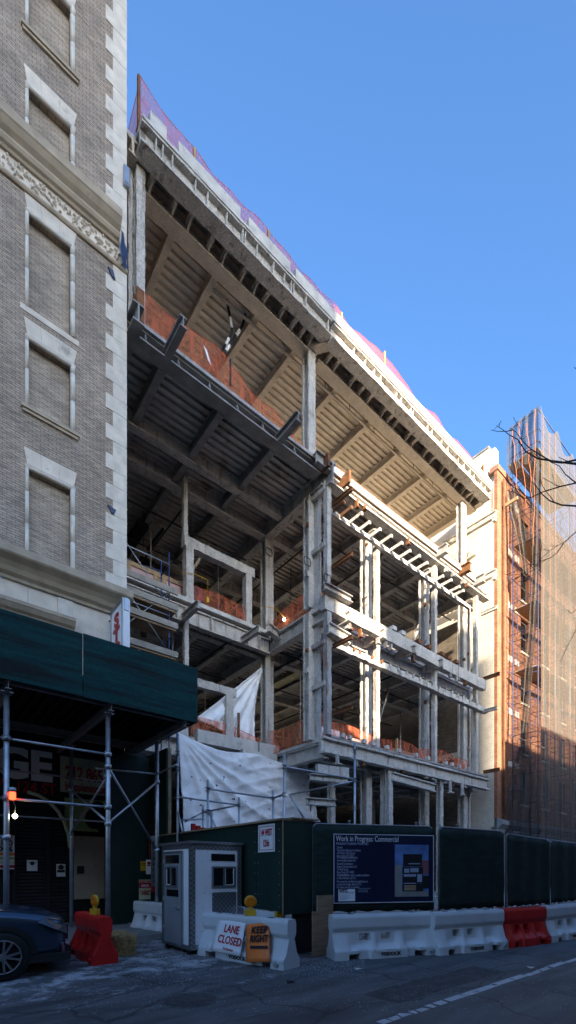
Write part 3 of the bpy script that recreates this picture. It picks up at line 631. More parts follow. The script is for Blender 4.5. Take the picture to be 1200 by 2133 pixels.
bb = MB(); bb.tube((1.39, 9.9, 2.25), (-.6, 9.9, 2.5), .024, 8); bb.tube((1.39, 9.9, 2.25), (-.45, 11.5, 2.7), .024, 8); clamp(bb, (1.39, 9.9, 2.25)); bb.build('rail', 'galv', SH)
for p0, p1 in (((3.23, 9.9, 3.82), (4.9, 11.25, 2.15)), ((3.23, 9.9, 2.62), (4.9, 11.25, 3.9)), ((3.28, 13, 2.6), (3.24, 9.95, 3.62)), ((3.28, 13, 3.75), (3.24, 9.95, 2.66))):
    bb = MB(); bb.tube(p0, p1, .026, 8); clamp(bb, (p0[0], p0[1], p0[2]), .07); clamp(bb, (p1[0], p1[1], p1[2]), .07); bb.build('brace', 'galv', SH)
bb = MB(); bb.tube((4.9, 11.25, 4.1), (4.85, 10.0, 4.12), .024, 8); bb.tube((3.4, 11.3, 4.05), (4.9, 11.25, 4.1), .024, 8); bb.build('rail', 'galv', SH)
# red warning lamp and hanging bulb
p = onY(26, 1658, 9.82); t = thing('warning_lamp', 'lit red warning lamp clamped to the leftmost shed post', 'lamp', p)
bb = MB(); bb.lathe([(.035, -.07), (.055, -.06), (.055, .06), (.04, .08)], p, 14); bb.build('lens', 'red_lens', t)
bb = MB(); bb.lathe([(.062, .07), (.062, .15), (.03, .16)], p, 14); bb.bar(p+Vector((0, 0, .1)), (1.39, 9.9, p.z+.1), .02, .02); bb.build('cap', 'galv', t)
q = onY(31, 1700, 9.9); t = thing('hanging_bulb', 'small lit bulb dangling on a wire beneath the red lamp', 'bulb', q)
bb = MB(); bb.lathe([(.01, .05), (.04, .02), (.045, -.01), (.02, -.045)], q, 12); bb.build('bulb', 'bulb', t); bb = MB(); bb.path([q+Vector((0, 0, .05)), q+Vector((.01, 0, .18)), p+Vector((0, 0, -.08))], .006, 5); bb.build('wire', 'alu', t)

# asphalt repairs, wheel-worn strips and litter
def patch(name, pts, m, z):
    b = MB(); P = []
    for (xa, ya), (xb, yb) in zip(pts, pts[1:]+pts[:1]):
        for k in range(6): t = k/6; P.append((xa+(xb-xa)*t+random.uniform(-.03, .03), ya+(yb-ya)*t+random.uniform(-.03, .03), z))
    b.face(P); struct(name, b, m)
patch('road_patch', [(4.6, 4.1), (7.5, 4.1), (7.4, 3.5), (4.7, 3.55)], 'patch', .0022)
patch('road_patch', [(6.6, 2.2), (12, 2.1), (12, 2.55), (6.7, 2.6)], 'patch2', .0022)
for k, (px, py, lab) in enumerate(((604, 2047, 'small dark flattened scrap on the road below the keep right sign'), (745, 2020, 'pale paper scrap on the road before the plywood sheet'), (1105, 2017, 'crumpled paper scrap between the lane line and the red barrier'))):
    p = gnd(px, py); b = MB(); b.prism([(p.x-.07, p.y-.03, .006), (p.x+.06, p.y-.05, .02), (p.x+.09, p.y+.03, .008), (p.x-.03, p.y+.05, .028)], (0, 0, .004)); tag(b.build('paper_scrap', 'rubber' if k == 0 else 'paper', None, origin=(p.x, p.y, 0)), lab, 'scrap')

# ================================================================ STEEL FRAME BUILDING
FB = thing('steel_frame_building', 'unfinished five storey steel frame with sprayed beams and bare metal decks', 'building', (17, 22, 0))
Z2, Z3, Z4, Z5 = 7.5, 13.45, 19.4, 25.9
XL, XM, XRR = 5.42, 14.2, 28.5
YBK = 36.
def deck(x0, x1, y0, y1, zt, m, name='floor_deck', slab='concrete', edge=True):
    """corrugated deck with ribs along x, concrete topping as its sub-part"""
    bb = MB(); y = y0; prof = []
    while y < y1:
        prof += [(y, zt-.148), (y+.13, zt-.148), (y+.155, zt-.245), (y+.285, zt-.245)]; y += .31
    pts = [p for p in prof]
    A = [bb.bm.verts.new((x0, p[0], p[1])) for p in pts]; B = [bb.bm.verts.new((x1, p[0], p[1])) for p in pts]
    for i in range(len(pts)-1): bb.bm.faces.new([A[i], A[i+1], B[i+1], B[i]])
    o = bb.build(name, m, FB)
    MB().box(x0, x1, y0-.02, y1, zt-.145, zt).build('topping', slab, o)
    return o
deck(XL, XRR, 14.98, YBK, Z5-.06, 'deck_tan', 'roof_deck')
deck(XL, XM, 14.75, YBK, Z4, 'deck'); deck(XM+.004, XRR, 14.75, YBK, Z4, 'deck', slab='bounce_slab')
deck(XL, XM-.1, 18.5, YBK, Z3, 'deck'); deck(XM-.09, XRR, 15.5, YBK, Z3, 'deck')
deck(XL, XM-.1, 18.4, YBK, Z2, 'deck'); deck(XM-.09, XRR, 14.75, YBK, Z2, 'deck')
MB().box(XL, XRR, 14.6, YBK, .02, .16).build('ground_slab', 'concrete', FB)
def girder(x0, x1, y, zt, h, w, m='spray', name='girder', jit=.009, tf=.06):
    bb = MB(); bb.ibeam((x0, y, zt), (x1, y, zt), h, w, tf, .09, jit); return bb.build(name, m, FB)
def joist(x, y0, y1, zt, h, w, m='spray', name='joist', jit=.01, tf=.05):
    bb = MB(); bb.ibeam((x, y0, zt), (x, y1, zt), h, w, tf, .08, jit); return bb.build(name, m, FB)
# ---- roof level
zu = Z5-.29
girder(XL+.1, XM-.02, 15.65, zu, .62, .5, 'spray_tan'); girder(XM+.3, XRR, 15.65, zu, .62, .5, 'spray_tan')
girder(XL, XRR, 24., zu, .6, .4, 'spray_tan'); girder(XL, XRR, 31., zu, .6, .4, 'spray_tan')
for x in (7.55, 9.4, 11.45, 13.55, 16.2, 18.8, 21.45, 23.9, 26.2): joist(x, 15.9, YBK, zu, .42, .26, 'spray_tan')
joist(XRR-.2, 14.9, YBK, zu, .55, .35, 'spray_tan'); joist(XL+.25, 14.9, YBK, zu, .5, .3, 'spray_tan')
# roof edge beams: deep plate girder with white web stiffeners, in two lengths with a joint near x=14.6
def edge_girder(x0, x1, y, zt, zb, m, stiff, wout=.10, win=.42, tf=.08):
    bb = MB()
    bb.sect([(0, -tf), (0, 0), (-win-wout, 0), (-win-wout, -tf)], (x0, y+win+wout-.0, zb+tf), (x1, y+win+wout, zb+tf), seg=.25, jit=.012) if False else None
    P = [(y-wout, zb), (y+win, zb), (y+win, zb+tf), (y+.12, zb+tf), (y+.12, zt-tf), (y+.3, zt-tf), (y+.3, zt), (y-.16, zt), (y-.16, zt-tf), (y+.04, zt-tf), (y+.04, zb+tf), (y-wout, zb+tf)]
    n = int((x1-x0)/.3); rings = []
    for k in range(n+1):
        xx = x0+(x1-x0)*k/n; rings.append([bb.bm.verts.new((xx, a+random.uniform(-.012, .012), c+random.uniform(-.016, .016))) for a, c in P])
    for A, B in zip(rings, rings[1:]):
        for i in range(len(P)): bb.bm.faces.new([A[i], A[(i+1) % len(P)], B[(i+1) % len(P)], B[i]])
    bb.bm.faces.new(rings[0][::-1]); bb.bm.faces.new(rings[-1])
    o = bb.build('edge_girder', m, FB)
    for xx in stiff:
        s = MB(); s.prism([(xx-.02, y+.03, zb+tf-.01), (xx-.02, y-wout+.01, zb+tf-.01), (xx-.02, y-.12, zt-tf+.01), (xx-.02, y+.03, zt-tf+.01)], (.04, 0, 0)); s.build('stiffener', m, o)
    return o
YE = 14.55
sx1 = [onY(px, 400, YE).x for px in (323, 337, 357, 405, 430, 470, 503, 508, 533, 567, 590, 604, 609, 635)]+[onY(px, 700, YE).x for px in (681, 692)]
edge_girder(XL+.35, 14.35, YE, Z5-.13, 25.14, 'spray', [x for x in sx1 if x < 14.25])
sx2 = [onY(px, 800, YE).x for px in (735, 758, 777, 790, 823, 833, 853, 858, 888, 897, 917, 930, 952, 964, 976, 985, 1000, 1008)]
edge_girder(14.45, XRR, YE, Z5-.16, 25.14, 'spray', [x for x in sx2 if 14.5 < x < XRR-.1])
# arms between the edge girder and the inner girder, some of them tapered haunches
rr = random.Random(11); x = XL+1.0; k = 0
while x < XRR-.5:
    bb = MB(); h = rr.choice((.3, .36, .42)); bb.ibeam((x, YE+.45, zu-.02), (x, 15.45, zu-.02), h, .17, .045, .07, .008); bb.prism([(x-.03, 15.05, zu-h), (x-.03, 15.4, zu-h), (x-.03, 15.4, zu-.55)], (.06, 0, 0))
    bb.build('outrigger', 'spray_tan', FB); x += rr.choice((.5, .62, 1.1, .85)); k += 1
bb = MB(); bb.sect([(-.2, -.5), (.2, -.5), (.2, 0), (-.2, 0)], (13.95, 15.6, zu), (14.5, YE+.3, zu), seg=.2, jit=.015); bb.build('outrigger', 'spray_tan', FB)
# concrete kerb blocks along the roof edge and the thin deck closure
bb = MB(); bb.box(XL+.35, 14.9, 14.36, 15.0, Z5-.125, Z5-.02); bb.build('edge_slab', 'concrete', FB)
bb = MB(); bb.box(14.91, XRR, 14.34, 15.0, Z5-.15, Z5-.02); bb.build('edge_slab', 'stucco', FB)
for pa, pb in ((311, 345), (370, 498), (515, 602), (613, 735)):
    xa, xb = onY(pa, 500, 14.5).x, onY(pb, 500, 14.5).x; MB().box(xa, min(xb, 14.9), 14.40, 14.72, Z5-.018, Z5+.42).build('concrete_kerb', 'concrete', FB)
MB().box(15.0, XRR, 14.40, 14.72, Z5-.018, Z5+.40).build('concrete_kerb', 'stucco', FB)
# pipe along the inner girder and hanging rods
bb = MB(); bb.path([(9.5, 16.35, zu-.5), (14, 16.2, zu-.55), (XRR-.4, 16.2, zu-.55)], .06, 8); bb.build('roof_drain_pipe', 'spray_tan', FB)
bb = MB()
for x in (15.5, 17.2, 19.1, 20.8, 22.6, 24.5, 26): bb.tube((x, 16.05, zu-.45), (x, 16.05, zu-.7), .02, 5)
bb.build('hanger_rods', 'black', FB)

# ---- level 4 (terrace)
z4 = Z4-.235
zb4 = 18.78
bb = MB()   # left edge: dark unsprayed plate girder
P = [(14.5, zb4), (14.98, zb4), (14.98, zb4+.05), (14.86, zb4+.05), (14.86, Z4-.19), (15.0, Z4-.19), (15.0, Z4-.15), (14.62, Z4-.15), (14.62, Z4-.19), (14.8, Z4-.19), (14.8, zb4+.05), (14.5, zb4+.05)]
bb.prism([(XL+.3, a, c) for a, c in P], (13.75-XL-.3, 0, 0)); eg = bb.build('edge_girder', 'steel_dark', FB)
for px in (303, 372, 437, 495, 548, 614):
    x = onY(px, 800, 14.6).x; s = MB(); s.prism([(x, 14.79, zb4+.06), (x, 14.53, zb4+.06), (x, 14.64, Z4-.195), (x, 14.79, Z4-.195)], (.025, 0, 0)); s.build('stiffener', 'rust_grey', eg)
MB().box(XL+.3, 13.9, 14.52, 14.76, Z4-.14, Z4-.02).build('edge_angle', 'yellow_angle' if 'yellow_angle' in M else 'rust_grey', FB)
girder(XL+.2, 13.9, 17.5, z4, .55, .34, 'spray'); girder(XL+.2, XM, 18.95, z4, .66, .42, 'spray')
for y in (24, 30): girder(XL, XRR, y, z4, .6, .4)
for x in (6.7, 9.05, 11.5): joist(x, 15.0, YBK, z4, .42, .27, 'steel_dark', jit=.003)
for x in (6.7, 11.5):    # stubs cantilevered past the edge
    bb = MB(); bb.ibeam((x, 13.35, Z4-.26), (x, 14.78, Z4-.26), .34, .24, .035, .03, 0); bb.build('cantilever_stub', 'steel_dark', FB)
bb = MB(); bb.ibeam((5.55, 14.1, Z4-.02), (5.55, 16.0, Z4-.02), .6, .36, .05, .05, 0); bb.build('cantilever_stub', 'steel_dark', FB)
bb = MB(); bb.ibeam((5.75, 14.62, Z4+.95), (5.75, 14.62, Z4-.1), .3, .25, .05, .05, 0, seg=2); bb.build('stub_column', 'rust', FB)
joist(XM-.1, 14.6, YBK, z4, .7, .42, 'spray')
girder(XM+.1, XRR, 15.65, z4, .62, .38)
for x in (15.9, 20.1, 25.1): joist(x, 15.85, YBK, z4, .38, .26)
for x in (18.0, 22.7, 27.3): joist(x, 15.0, YBK, z4, .6, .36)
girder(XM+.2, XRR, 19.0, z4, .5, .32)
# terrace edge at right: sprayed channel, bright flashing, rusty angles
bb = MB(); bb.sect([(-.2, -.5), (.24, -.5), (.24, -.42), (-.04, -.42), (-.04, -.09), (.10, -.09), (.10, 0), (-.2, 0)], (14.6, 14.75, Z4-.13), (XRR, 14.75, Z4-.13), seg=.3, jit=.01); bb.build('edge_girder', 'spray', FB)
MB().box(14.5, 27.2, 14.50, 14.56, Z4-.12, Z4+.17).build('edge_flashing', 'white_plastic', FB)
MB().box(14.5, 26.6, 14.58, 14.64, Z4-.1, Z4+.34).build('edge_upstand', 'rust', FB)
for x in (13.75, 15.05): bb = MB(); bb.box(x, x+.12, 14.05, 14.8, Z4-.55, Z4-.02); bb.build('bracket', 'rust', FB)
bb = MB(); bb.ibeam((13.3, 14.35, Z4-.04), (14.35, 14.35, Z4-.04), .48, .28, .03, .03, 0); bb.build('corner_beam', 'rust_grey', FB)
bb = MB(); bb.ibeam((XM-.05, 14.15, Z4-.15), (XM-.05, 14.75, Z4-.15), .9, .3, .05, .06, .004); bb.build('corner_bracket', 'rust_grey', FB)
for px in (917, 965, 995):
    x = onY(px, 1200, 14.4).x; bb = MB(); bb.ibeam((x, 13.95, Z4+.1), (x, 14.75, Z4+.1), .5, .3, .05, .06, .006); bb.build('bracket', 'rust_grey' if px != 965 else 'rust', FB)
# ---- hung relief beams with short stub arms (below levels 4 and 3)
def stub_beam(x0, x1, y, z, xs, armlen, jit=.012, ms=('spray',), h=.2, w=.16):
    bb = MB(); bb.sect([(-w/2, -h), (w/2, -h), (w/2, 0), (-w/2, 0)], (x0, y, z), (x1, y, z), seg=.25, jit=jit); bb.build('relief_beam', 'spray', FB)
    for k, x in enumerate(xs):
        s = MB(); L_ = armlen*random.uniform(.85, 1.1); s.box(x-.07, x+.07, y-L_, y-w/2-.003, z-.03, z+.02); s.box(x-.07, x-.045, y-L_, y-w/2-.003, z-.14, z-.031); s.box(x-.06, x+.06, y-L_-.012, y-L_-.001, z-.12, z+.02)
        s.build('stub_arm', ms[k % len(ms)] if not callable(ms) else ms(x), FB)
xs4 = [onY(px, 1100, 14.2).x for px in (707, 722, 741, 762, 783, 804, 825, 845, 862, 880, 897, 916, 930, 948, 958)]
stub_beam(14.4, 26.2, 14.62, 17.62, xs4, .75, ms=lambda x: 'rust' if x < 15.4 else 'spray')
xs3 = [onY(px, 1400, 14.3).x for px in (712, 742, 755, 780, 800, 818, 835, 852, 866, 880, 893, 906, 920, 934, 946, 958, 970, 984, 998)]
stub_beam(14.4, 28.2, 14.62, 11.82, xs3, .22, ms=lambda x: 'rust' if x < 18 else 'spray', h=.3, w=.3, jit=.02)
# ---- level 3
z3 = Z3-.235
girder(XL, XM-.2, 18.6, z3+.0, .72, .3, 'spray'); eg3 = FB.children[-1]
for x in (8.9, 9.3, 10.6, 12.6, 13.3): MB().box(x, x+.04, 18.36, 18.56, z3-.66, z3-.05).build('stiffener', 'spray', FB)
MB().box(XL, XM-.3, 18.28, 18.49, Z3-.13, Z3+.05).build('edge_slab', 'concrete', FB)
joist(XM, 14.5, YBK, z3+.1, .72, .42, 'spray')
for x in (8.0, 10.6, 12.4): joist(x, 18.85, YBK, z3, .42, .26)
for x in (9.25, 12.35): bb = MB(); bb.ibeam((x, 17.1, z3-.42), (x, 18.5, z3-.42), .3, .2, .03, .03, 0); bb.build('cantilever_stub', 'spray', FB)
girder(XM+.2, XRR, 15.65, z3, .6, .36)
for y in (19.5, 24, 30): girder(XL, XRR, y, z3, .55, .36)
for x in (16.1, 18, 20.3, 22.8, 25, 27.2): joist(x, 15.6, YBK, z3, .42, .28)
bb = MB(); bb.sect([(-.16, -.62), (.16, -.62), (.16, 0), (-.16, 0)], (13.95, 14.6, 13.62), (27.9, 14.6, 13.5), seg=.3, jit=.014); bb.build('edge_girder', 'spray', FB)
for x in (15.3, 17.7, 20.2, 22.7): bb = MB(); bb.ibeam((x, 14.2, Z3-.2), (x, 15.5, Z3-.2), .42, .24, .035, .04, .006); bb.build('outrigger', 'spray', FB)
bb = MB(); bb.ibeam((13.9, 14.2, 12.25), (15.3, 14.35, 12.25), .45, .3, .05, .06, .005); bb.build('corner_beam', 'spray', FB)
bb = MB(); bb.ibeam((13.75, 14.3, 13.95), (15.4, 14.3, 13.95), .3, .3, .04, .05, .003); bb.build('corner_beam', 'rust_grey', FB)
for px in (819, 838, 872, 893, 920, 935, 951): x = onY(px, 1330, 14.5).x; MB().box(x-.12, x+.2, 14.42, 14.74, 13.64, 13.84).build('seat_block', 'concrete' if px < 850 else 'rust', FB)
bb = MB(); bb.ibeam((13.2, 17.6, Z3-.05), (14.1, 17.9, Z3-.05), .4, .3, .04, .05, .004); bb.ibeam((14.1, 18.2, Z3-.1), (15.0, 17.5, Z3-.1), .3, .3, .04, .05, .004); bb.build('corner_beam', 'spray', FB)
# ---- level 2
z2 = Z2-.235
bb = MB(); bb.sect([(-.18, -.72), (.2, -.72), (.2, -.64), (-.02, -.64), (-.02, -.10), (.16, -.10), (.16, 0), (-.18, 0)], (13.9, 14.6, Z2-.03), (XRR-.1, 14.6, Z2-.1), seg=.3, jit=.016); bb.build('edge_girder', 'spray', FB)
MB().box(14.3, XRR-.3, 14.43, 14.74, Z2-.03, Z2+.07).build('edge_slab', 'rust_grey', FB)
for px in (712, 727, 757, 775, 805, 830, 865, 890, 927, 940, 955, 975): x = onY(px, 1560, 14.45).x; MB().box(x-.09, x+.09, 14.33, 14.5, Z2+.07, Z2+.25).build('seat_block', 'concrete', FB)
girder(XL, XM, 18.5, z2, .7, .34)
joist(XM, 14.7, YBK, z2, .66, .4)
for y in (19.5, 24, 30): girder(XL, XRR, y, z2, .55, .36)
for x in (8, 11, 16.1, 18, 20.3, 22.8, 25, 27.2): joist(x, 15.5 if x > 14 else 18.8, YBK, z2, .4, .26)
girder(XM+.2, XRR, 15.65, z2, .55, .36)
for xa, xb in ((7.2, 9.3), (9.75, 13.0), (13.1, 14.3)): MB().box(xa, xb, 18.1, 18.39, Z2-.25, Z2+.32).build('concrete_kerb', 'concrete', FB)
MB().box(11.9, 13.9, 17.75, 17.98, Z2-.85, Z2-.25).build('concrete_kerb', 'concrete', FB)
bb = MB()
bb.sect([(-.12, -.5), (.12, -.5), (.12, 0), (-.12, 0)], (13.6, 14.6, 6.2), (15.2, 14.3, 6.2), seg=.3, jit=.01); bb.ibeam((13.2, 14.6, 5.75), (15.1, 14.2, 5.75), .28, .3, .03, .04, 0); bb.ibeam((13.0, 14.6, 4.7), (14.3, 14.2, 4.7), .3, .3, .03, .04, 0); bb.build('corner_beam', 'spray', FB)
for px, y0, y1 in ((705, 1565, 1590), (940, 1630, 1650), (965, 1640, 1655)):
    p = onY(px, y0, 14.3); q = onY(px, y1, 14.3); bb = MB(); bb.box(p.x-.06, p.x+.06, 14.3, 14.42, q.z, 6.75); bb.box(p.x-.14, p.x+.14, 14.2, 14.45, q.z-.05, q.z-.002); bb.build('hanger', 'spray', FB)
bb = MB(); bb.ibeam(tuple(onY(815, 1608, 14.62)), tuple(onY(905, 1634, 14.62)), .45, .3, .06, .07, .008); bb.build('lintel_beam', 'spray', FB)
# ---- bolted clips, cleats and conduits that clutter the frame
rr = random.Random(31)
for k in range(46):
    x = rr.choice((14.0, 14.0, 18.0, 18.0, 23.05, 23.05, 27.25)); Lz = rr.choice((Z2, Z3)); z = Lz+rr.uniform(.3, 5.0); sgn = rr.choice((-1, 1)); y = 15.45
    bb = MB(); w_ = rr.uniform(.05, .11); bb.box(x+sgn*.19, x+sgn*(.19+w_), y-.12, y+.04, z, z+rr.uniform(.10, .24)); bb.build('clip', rr.choice(('spray', 'rust_grey', 'rust')), FB)
for k in range(30):
    px = rr.uniform(700, 1000); X_ = onY(px, 1400, 14.75).x; Lz = rr.choice((Z2, Z3, Z4)); z = {Z2: Z2-.75, Z3: 12.85, Z4: Z4-.62}[Lz]; bb = MB(); h = rr.uniform(.12, .34); bb.box(X_-.05, X_+.05, 14.46, 14.62, z-h, z+.05); bb.box(X_-.09, X_+.09, 14.40, 14.60, z-h-.03, z-h-.001); bb.build('cleat', rr.choice(('spray', 'rust_grey', 'rust')), FB)
for k in range(26):
    x = rr.choice((16.0, 16.9, 19.2, 20.5, 21.6, 24.2, 25.6, 26.4, 9.0, 11.0, 12.6))+rr.uniform(-.3, .3); za, zb = rr.choice(((Z2, Z3), (Z3, Z4))); y = rr.uniform(16.6, 24) if x > 14 else rr.uniform(19.5, 25); bb = MB(); bb.tube((x, y, za), (x, y, zb-.3), rr.choice((.02, .03, .045)), 6); bb.build('conduit', rr.choice(('black', 'galv', 'rust_grey')), FB)
for xa, ya, za, xb, yb, zb in ((16.2, 20, Z3+.1, 19.5, 20, Z4-.6), (20.5, 18, Z2+.1, 22.8, 18, Z3-.7), (9.2, 21, Z3, 12, 21, Z4-.9), (23.3, 17.5, Z3+.2, 26, 17.5, Z4-.7)): bb = MB(); bb.bar((xa, ya, za), (xb, yb, zb), .12, .12); bb.build('brace', 'spray', FB)
for k, (px, py, Y) in enumerate(((560, 1150, 18.7), (640, 1170, 15.3), (682, 1205, 14.35))): p = onY(px, py, Y); bb = MB(); bb.path([(p.x+.2*math.cos(t), p.y-.02, p.z+.2*math.sin(t)+.04*math.sin(3*t)) for t in [q*PI/6 for q in range(13)]], .02, 5); bb.build('cable_coil', 'black', FB)
# ---- columns
def column(x, y, z0, z1, w=.36, h=.42, m='spray', jit=.011, solid=False, tf=.09):
    bb = MB()
    if solid: bb.sect([(-w/2, -h/2), (w/2, -h/2), (w/2, h/2), (-w/2, h/2)], (x, y, z0), (x, y, z1), seg=.15, jit=jit)
    else: bb.ibeam((x, y, z0), (x, y, z1), h, w, tf, .12, jit, seg=.15)
    return bb.build('column', m, FB)
column(14.0, 15.55, Z2, Z3-.25, .36, .40); column(14.0, 15.55, Z3, Z4-.95, .36, .4); column(14.05, 15.62, Z4, zu-.55, .42, .46)
column(14.25, 15.25, Z2, Z4-.8, .22, .26, solid=True)
for x in (18.0, 23.05): column(x, 15.65, .16, Z2-.78, .42, .44); column(x, 15.65, Z2, Z3-.75, .42, .44); column(x, 15.65, Z3, Z4-.8, .42, .44)
column(27.25, 15.65, .16, Z2-.8, .42, .44); column(27.25, 15.65, Z2, Z3-.75, .42, .42); column(27.25, 15.65, Z3, Z4-.8, .42, .42); column(27.25, 15.75, Z4, zu-.55, .5, .42)
column(27.8, 15.6, .16, Z4-.8, .14, .3, solid=True)
column(5.98, 15.2, Z4-.1, zu-.5, .30, .34, 'spray', .016); column(5.72, 15.4, Z4-.1, zu, .14, .3, 'spray', .014, True)
column(14.2, 19.0, .16, Z2-.8, .5, .5); column(14.2, 19.0, Z2, Z3-.8, .5, .5); column(14.2, 19.0, Z3, Z4-.95, .5, .5)
for x in (14.2, 18.0, 23.0):
    for za, zb in ((.16, Z2-.8), (Z2, Z3-.8), (Z3, Z4-.9)): column(x, 27, za, zb, .45, .45, jit=.01)
# front posts that carry the relief beams
for px, zt, zb in ((678, Z4-.95, 13.95), (792, 17.8, Z2), (912, Z4-.4, Z2), (998, Z4-.45, Z2)):
    x = onY(px, 1400, 14.62).x; column(x, 14.85 if px != 678 else 14.5, zb, zt, .24, .24, 'spray', .013, True)
column(onY(682, 1400, 14.5).x, 14.5, Z2+.05, 12.9, .26, .26, 'rust_grey', .012, True)
for px, Y in ((810, 14.75), (690, 16.5), (775, 20), (916, 14.75)): x = onY(px, 1650, Y).x; column(x, Y, .16, 6.75, .28, .3, 'spray', .016)
column(onY(775+23, 1650, 15.1).x, 15.1, .16, 6.75, .2, .22, 'spray', .014, True)
for px, py0 in ((655, 985), (660, 1030), (662, 1145), (665, 1270), (668, 1345), (668, 1430)):   # short struts tying the front post to the main column
    x = 14.1; z = onY(px, py0, 15.1).z; bb = MB(); bb.sect([(-.09, -.2), (.09, -.2), (.09, 0), (-.09, 0)], (14.05, 14.5, z), (14.05, 15.5, z), seg=.25, jit=.008); bb.build('strut', 'spray' if py0 not in (985, 1345) else 'rust_grey', FB)
for px, py, m in ((690, 1050, 'rust'), (690, 1180, 'rust'), (690, 1345, 'rust'), (690, 1485, 'rust')):
    p = onY(px, py, 14.4); bb = MB(); bb.ibeam((p.x, 14.3, p.z), (p.x+.05, 13.2, p.z+.02), .16, .12, .02, .02, 0); bb.build('stub_arm', m, FB)
for px, py in ((822, 818), (1005, 1275), (1010, 1410), (1004, 1480), (1010, 1605)):
    p = onY(px, py, 14.6) if px > 900 else None
    if p: bb = MB(); bb.ibeam((p.x, 14.7, p.z), (p.x+.1, 13.7, p.z+.05), .2, .16, .03, .03, .004); bb.build('stub_arm', 'spray' if py not in (1410, 1605) else 'rust', FB)
for py in (1075, 1195):
    p = onY(1015, py, 14.5); bb = MB(); bb.ibeam((p.x, 13.9, p.z), (p.x, 17.5, p.z), .4, .24, .05, .06, .01); bb.box(p.x-.1, p.x+.1, 13.95, 14.15, p.z-.6, p.z-.4); bb.build('cantilever_stub', 'spray', FB)
for z in (9.6, 15.4, 3.5): girder(XRR-.1, XRR, 15.7, 20, .01, .01) if False else None
# sprayed light frames of the set-back left front (openings on levels 2 and 3)
YL = 18.55
def cased(pts, w, h):
    bb = MB(); w0 = [onY(px, py, YL) for px, py in pts]; bb.sect([(-w/2, -h/2), (w/2, -h/2), (w/2, h/2), (-w/2, h/2)], w0[0], w0[1], seg=.16, jit=.014); bb.build('opening_frame', 'spray', FB)
cased(((385, 985), (385, 1132)), .2, .2); cased(((381, 1128), (527, 1198)), .34, .42); cased(((392, 1140), (392, 1252)), .36, .36); cased(((515, 1200), (515, 1306)), .34, .34)
cased(((387, 1287), (387, 1400)), .2, .2); cased(((405, 1422), (489, 1446)), .3, .36); cased(((475, 1450), (475, 1545)), .40, .36)
# back walls of the storeys
MB().box(XL-.04, 29.4, YBK+.01, YBK+.3, .16, Z4-.3).build('back_wall', 'cmu_shade', FB)
MB().box(XL, 29.4, 26.0, 26.3, Z4+.004, Z5-.3).build('back_wall', 'stucco', FB)  # pale wall set forward to bounce sunlight onto the roof underside
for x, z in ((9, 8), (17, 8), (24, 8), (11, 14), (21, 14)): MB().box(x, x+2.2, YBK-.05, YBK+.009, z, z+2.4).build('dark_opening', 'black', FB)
# ducts, pipes and hung services under the decks
dz = onY(610, 1405, 21.); MB().box(dz.x-.5, dz.x+.9, 19.8, 23.6, dz.z-.3, dz.z+.35).build('duct', 'duct', FB)
bb = MB()
for x, z in ((16, Z4-.9), (19.5, Z4-.95), (15.5, Z3-.85), (21, Z3-.9), (17, Z2-.9), (9.8, Z4-1.0), (11.9, Z3-.8)): bb.tube((x, 16.2 if x > 14 else 19.2, z), (x, 35, z), .045, 6)
for y, z in ((17.1, Z4-.9), (21.5, Z4-1.), (18.2, Z3-.85), (22, Z3-.9), (17.5, Z2-.8)): bb.tube((14.4, y, z), (28.3, y, z), .04, 6)
for y, z in ((20.5, Z4-1.2), (23, Z4-1.1), (22.5, Z3-1.)): bb.tube((6, y, z), (13.9, y, z), .04, 6)
rr = random.Random(4)
for k in range(46):
    x, y, L_ = rr.uniform(6, 28), rr.uniform(19.5, 33), rr.choice((Z4, Z3, Z3, Z2)); l = rr.uniform(.5, 1.6); bb.tube((x, y, L_-.2), (x, y, L_-.2-l), .014, 4); 
    if k % 3 == 0: bb.box(x-.12, x+.12, y-.08, y+.08, L_-.2-l-.2, L_-.2-l)
bb.build('hung_services', 'black', FB)
for k, (px, py, Y) in enumerate(((430, 1160, 24), (330, 1140, 24), (300, 1090, 22))):
    p = onY(px, py, Y); bb = MB(); bb.bar(p, p+Vector((0, 4, .0)), .5, .3); bb.bar(p+Vector((1., 0, .2)), p+Vector((1., 3, .2)), .12, .12); bb.tube(p, p+Vector((0, 0, 1.3)), .03, 5); bb.build('hung_duct', 'black', FB)
# cable bundles hanging from the roof (white bands)
for pts in (((472, 625), (478, 655), (484, 690), (462, 735)), ((512, 650), (505, 678), (485, 710), (463, 742))):
    w = [onY(px, py, 16.6) for px, py in pts]; bb = MB(); bb.path([tuple(q) for q in w], .055, 7); tb = bb.build('hanging_cable', 'black', FB)
    for a, c in zip(w[1:], w[2:]): m_ = (a+c)/2; d = (c-a).normalized(); s = MB(); s.tube(m_-d*.2, m_+d*.2, .06, 7); s.build('white_band', 'sign_white', tb)
# light fixtures at level 2
for px in (912, 943): p = onY(px, 1535, 19); bb = MB(); bb.lathe([(.06, .22), (.2, .18), (.33, .05), (.34, 0), (.0, -.02)], p, 16); bb.tube(p+Vector((0, 0, .2)), p+Vector((0, 0, 1.2)), .02, 5); bb.build('bay_light', 'alu', FB)

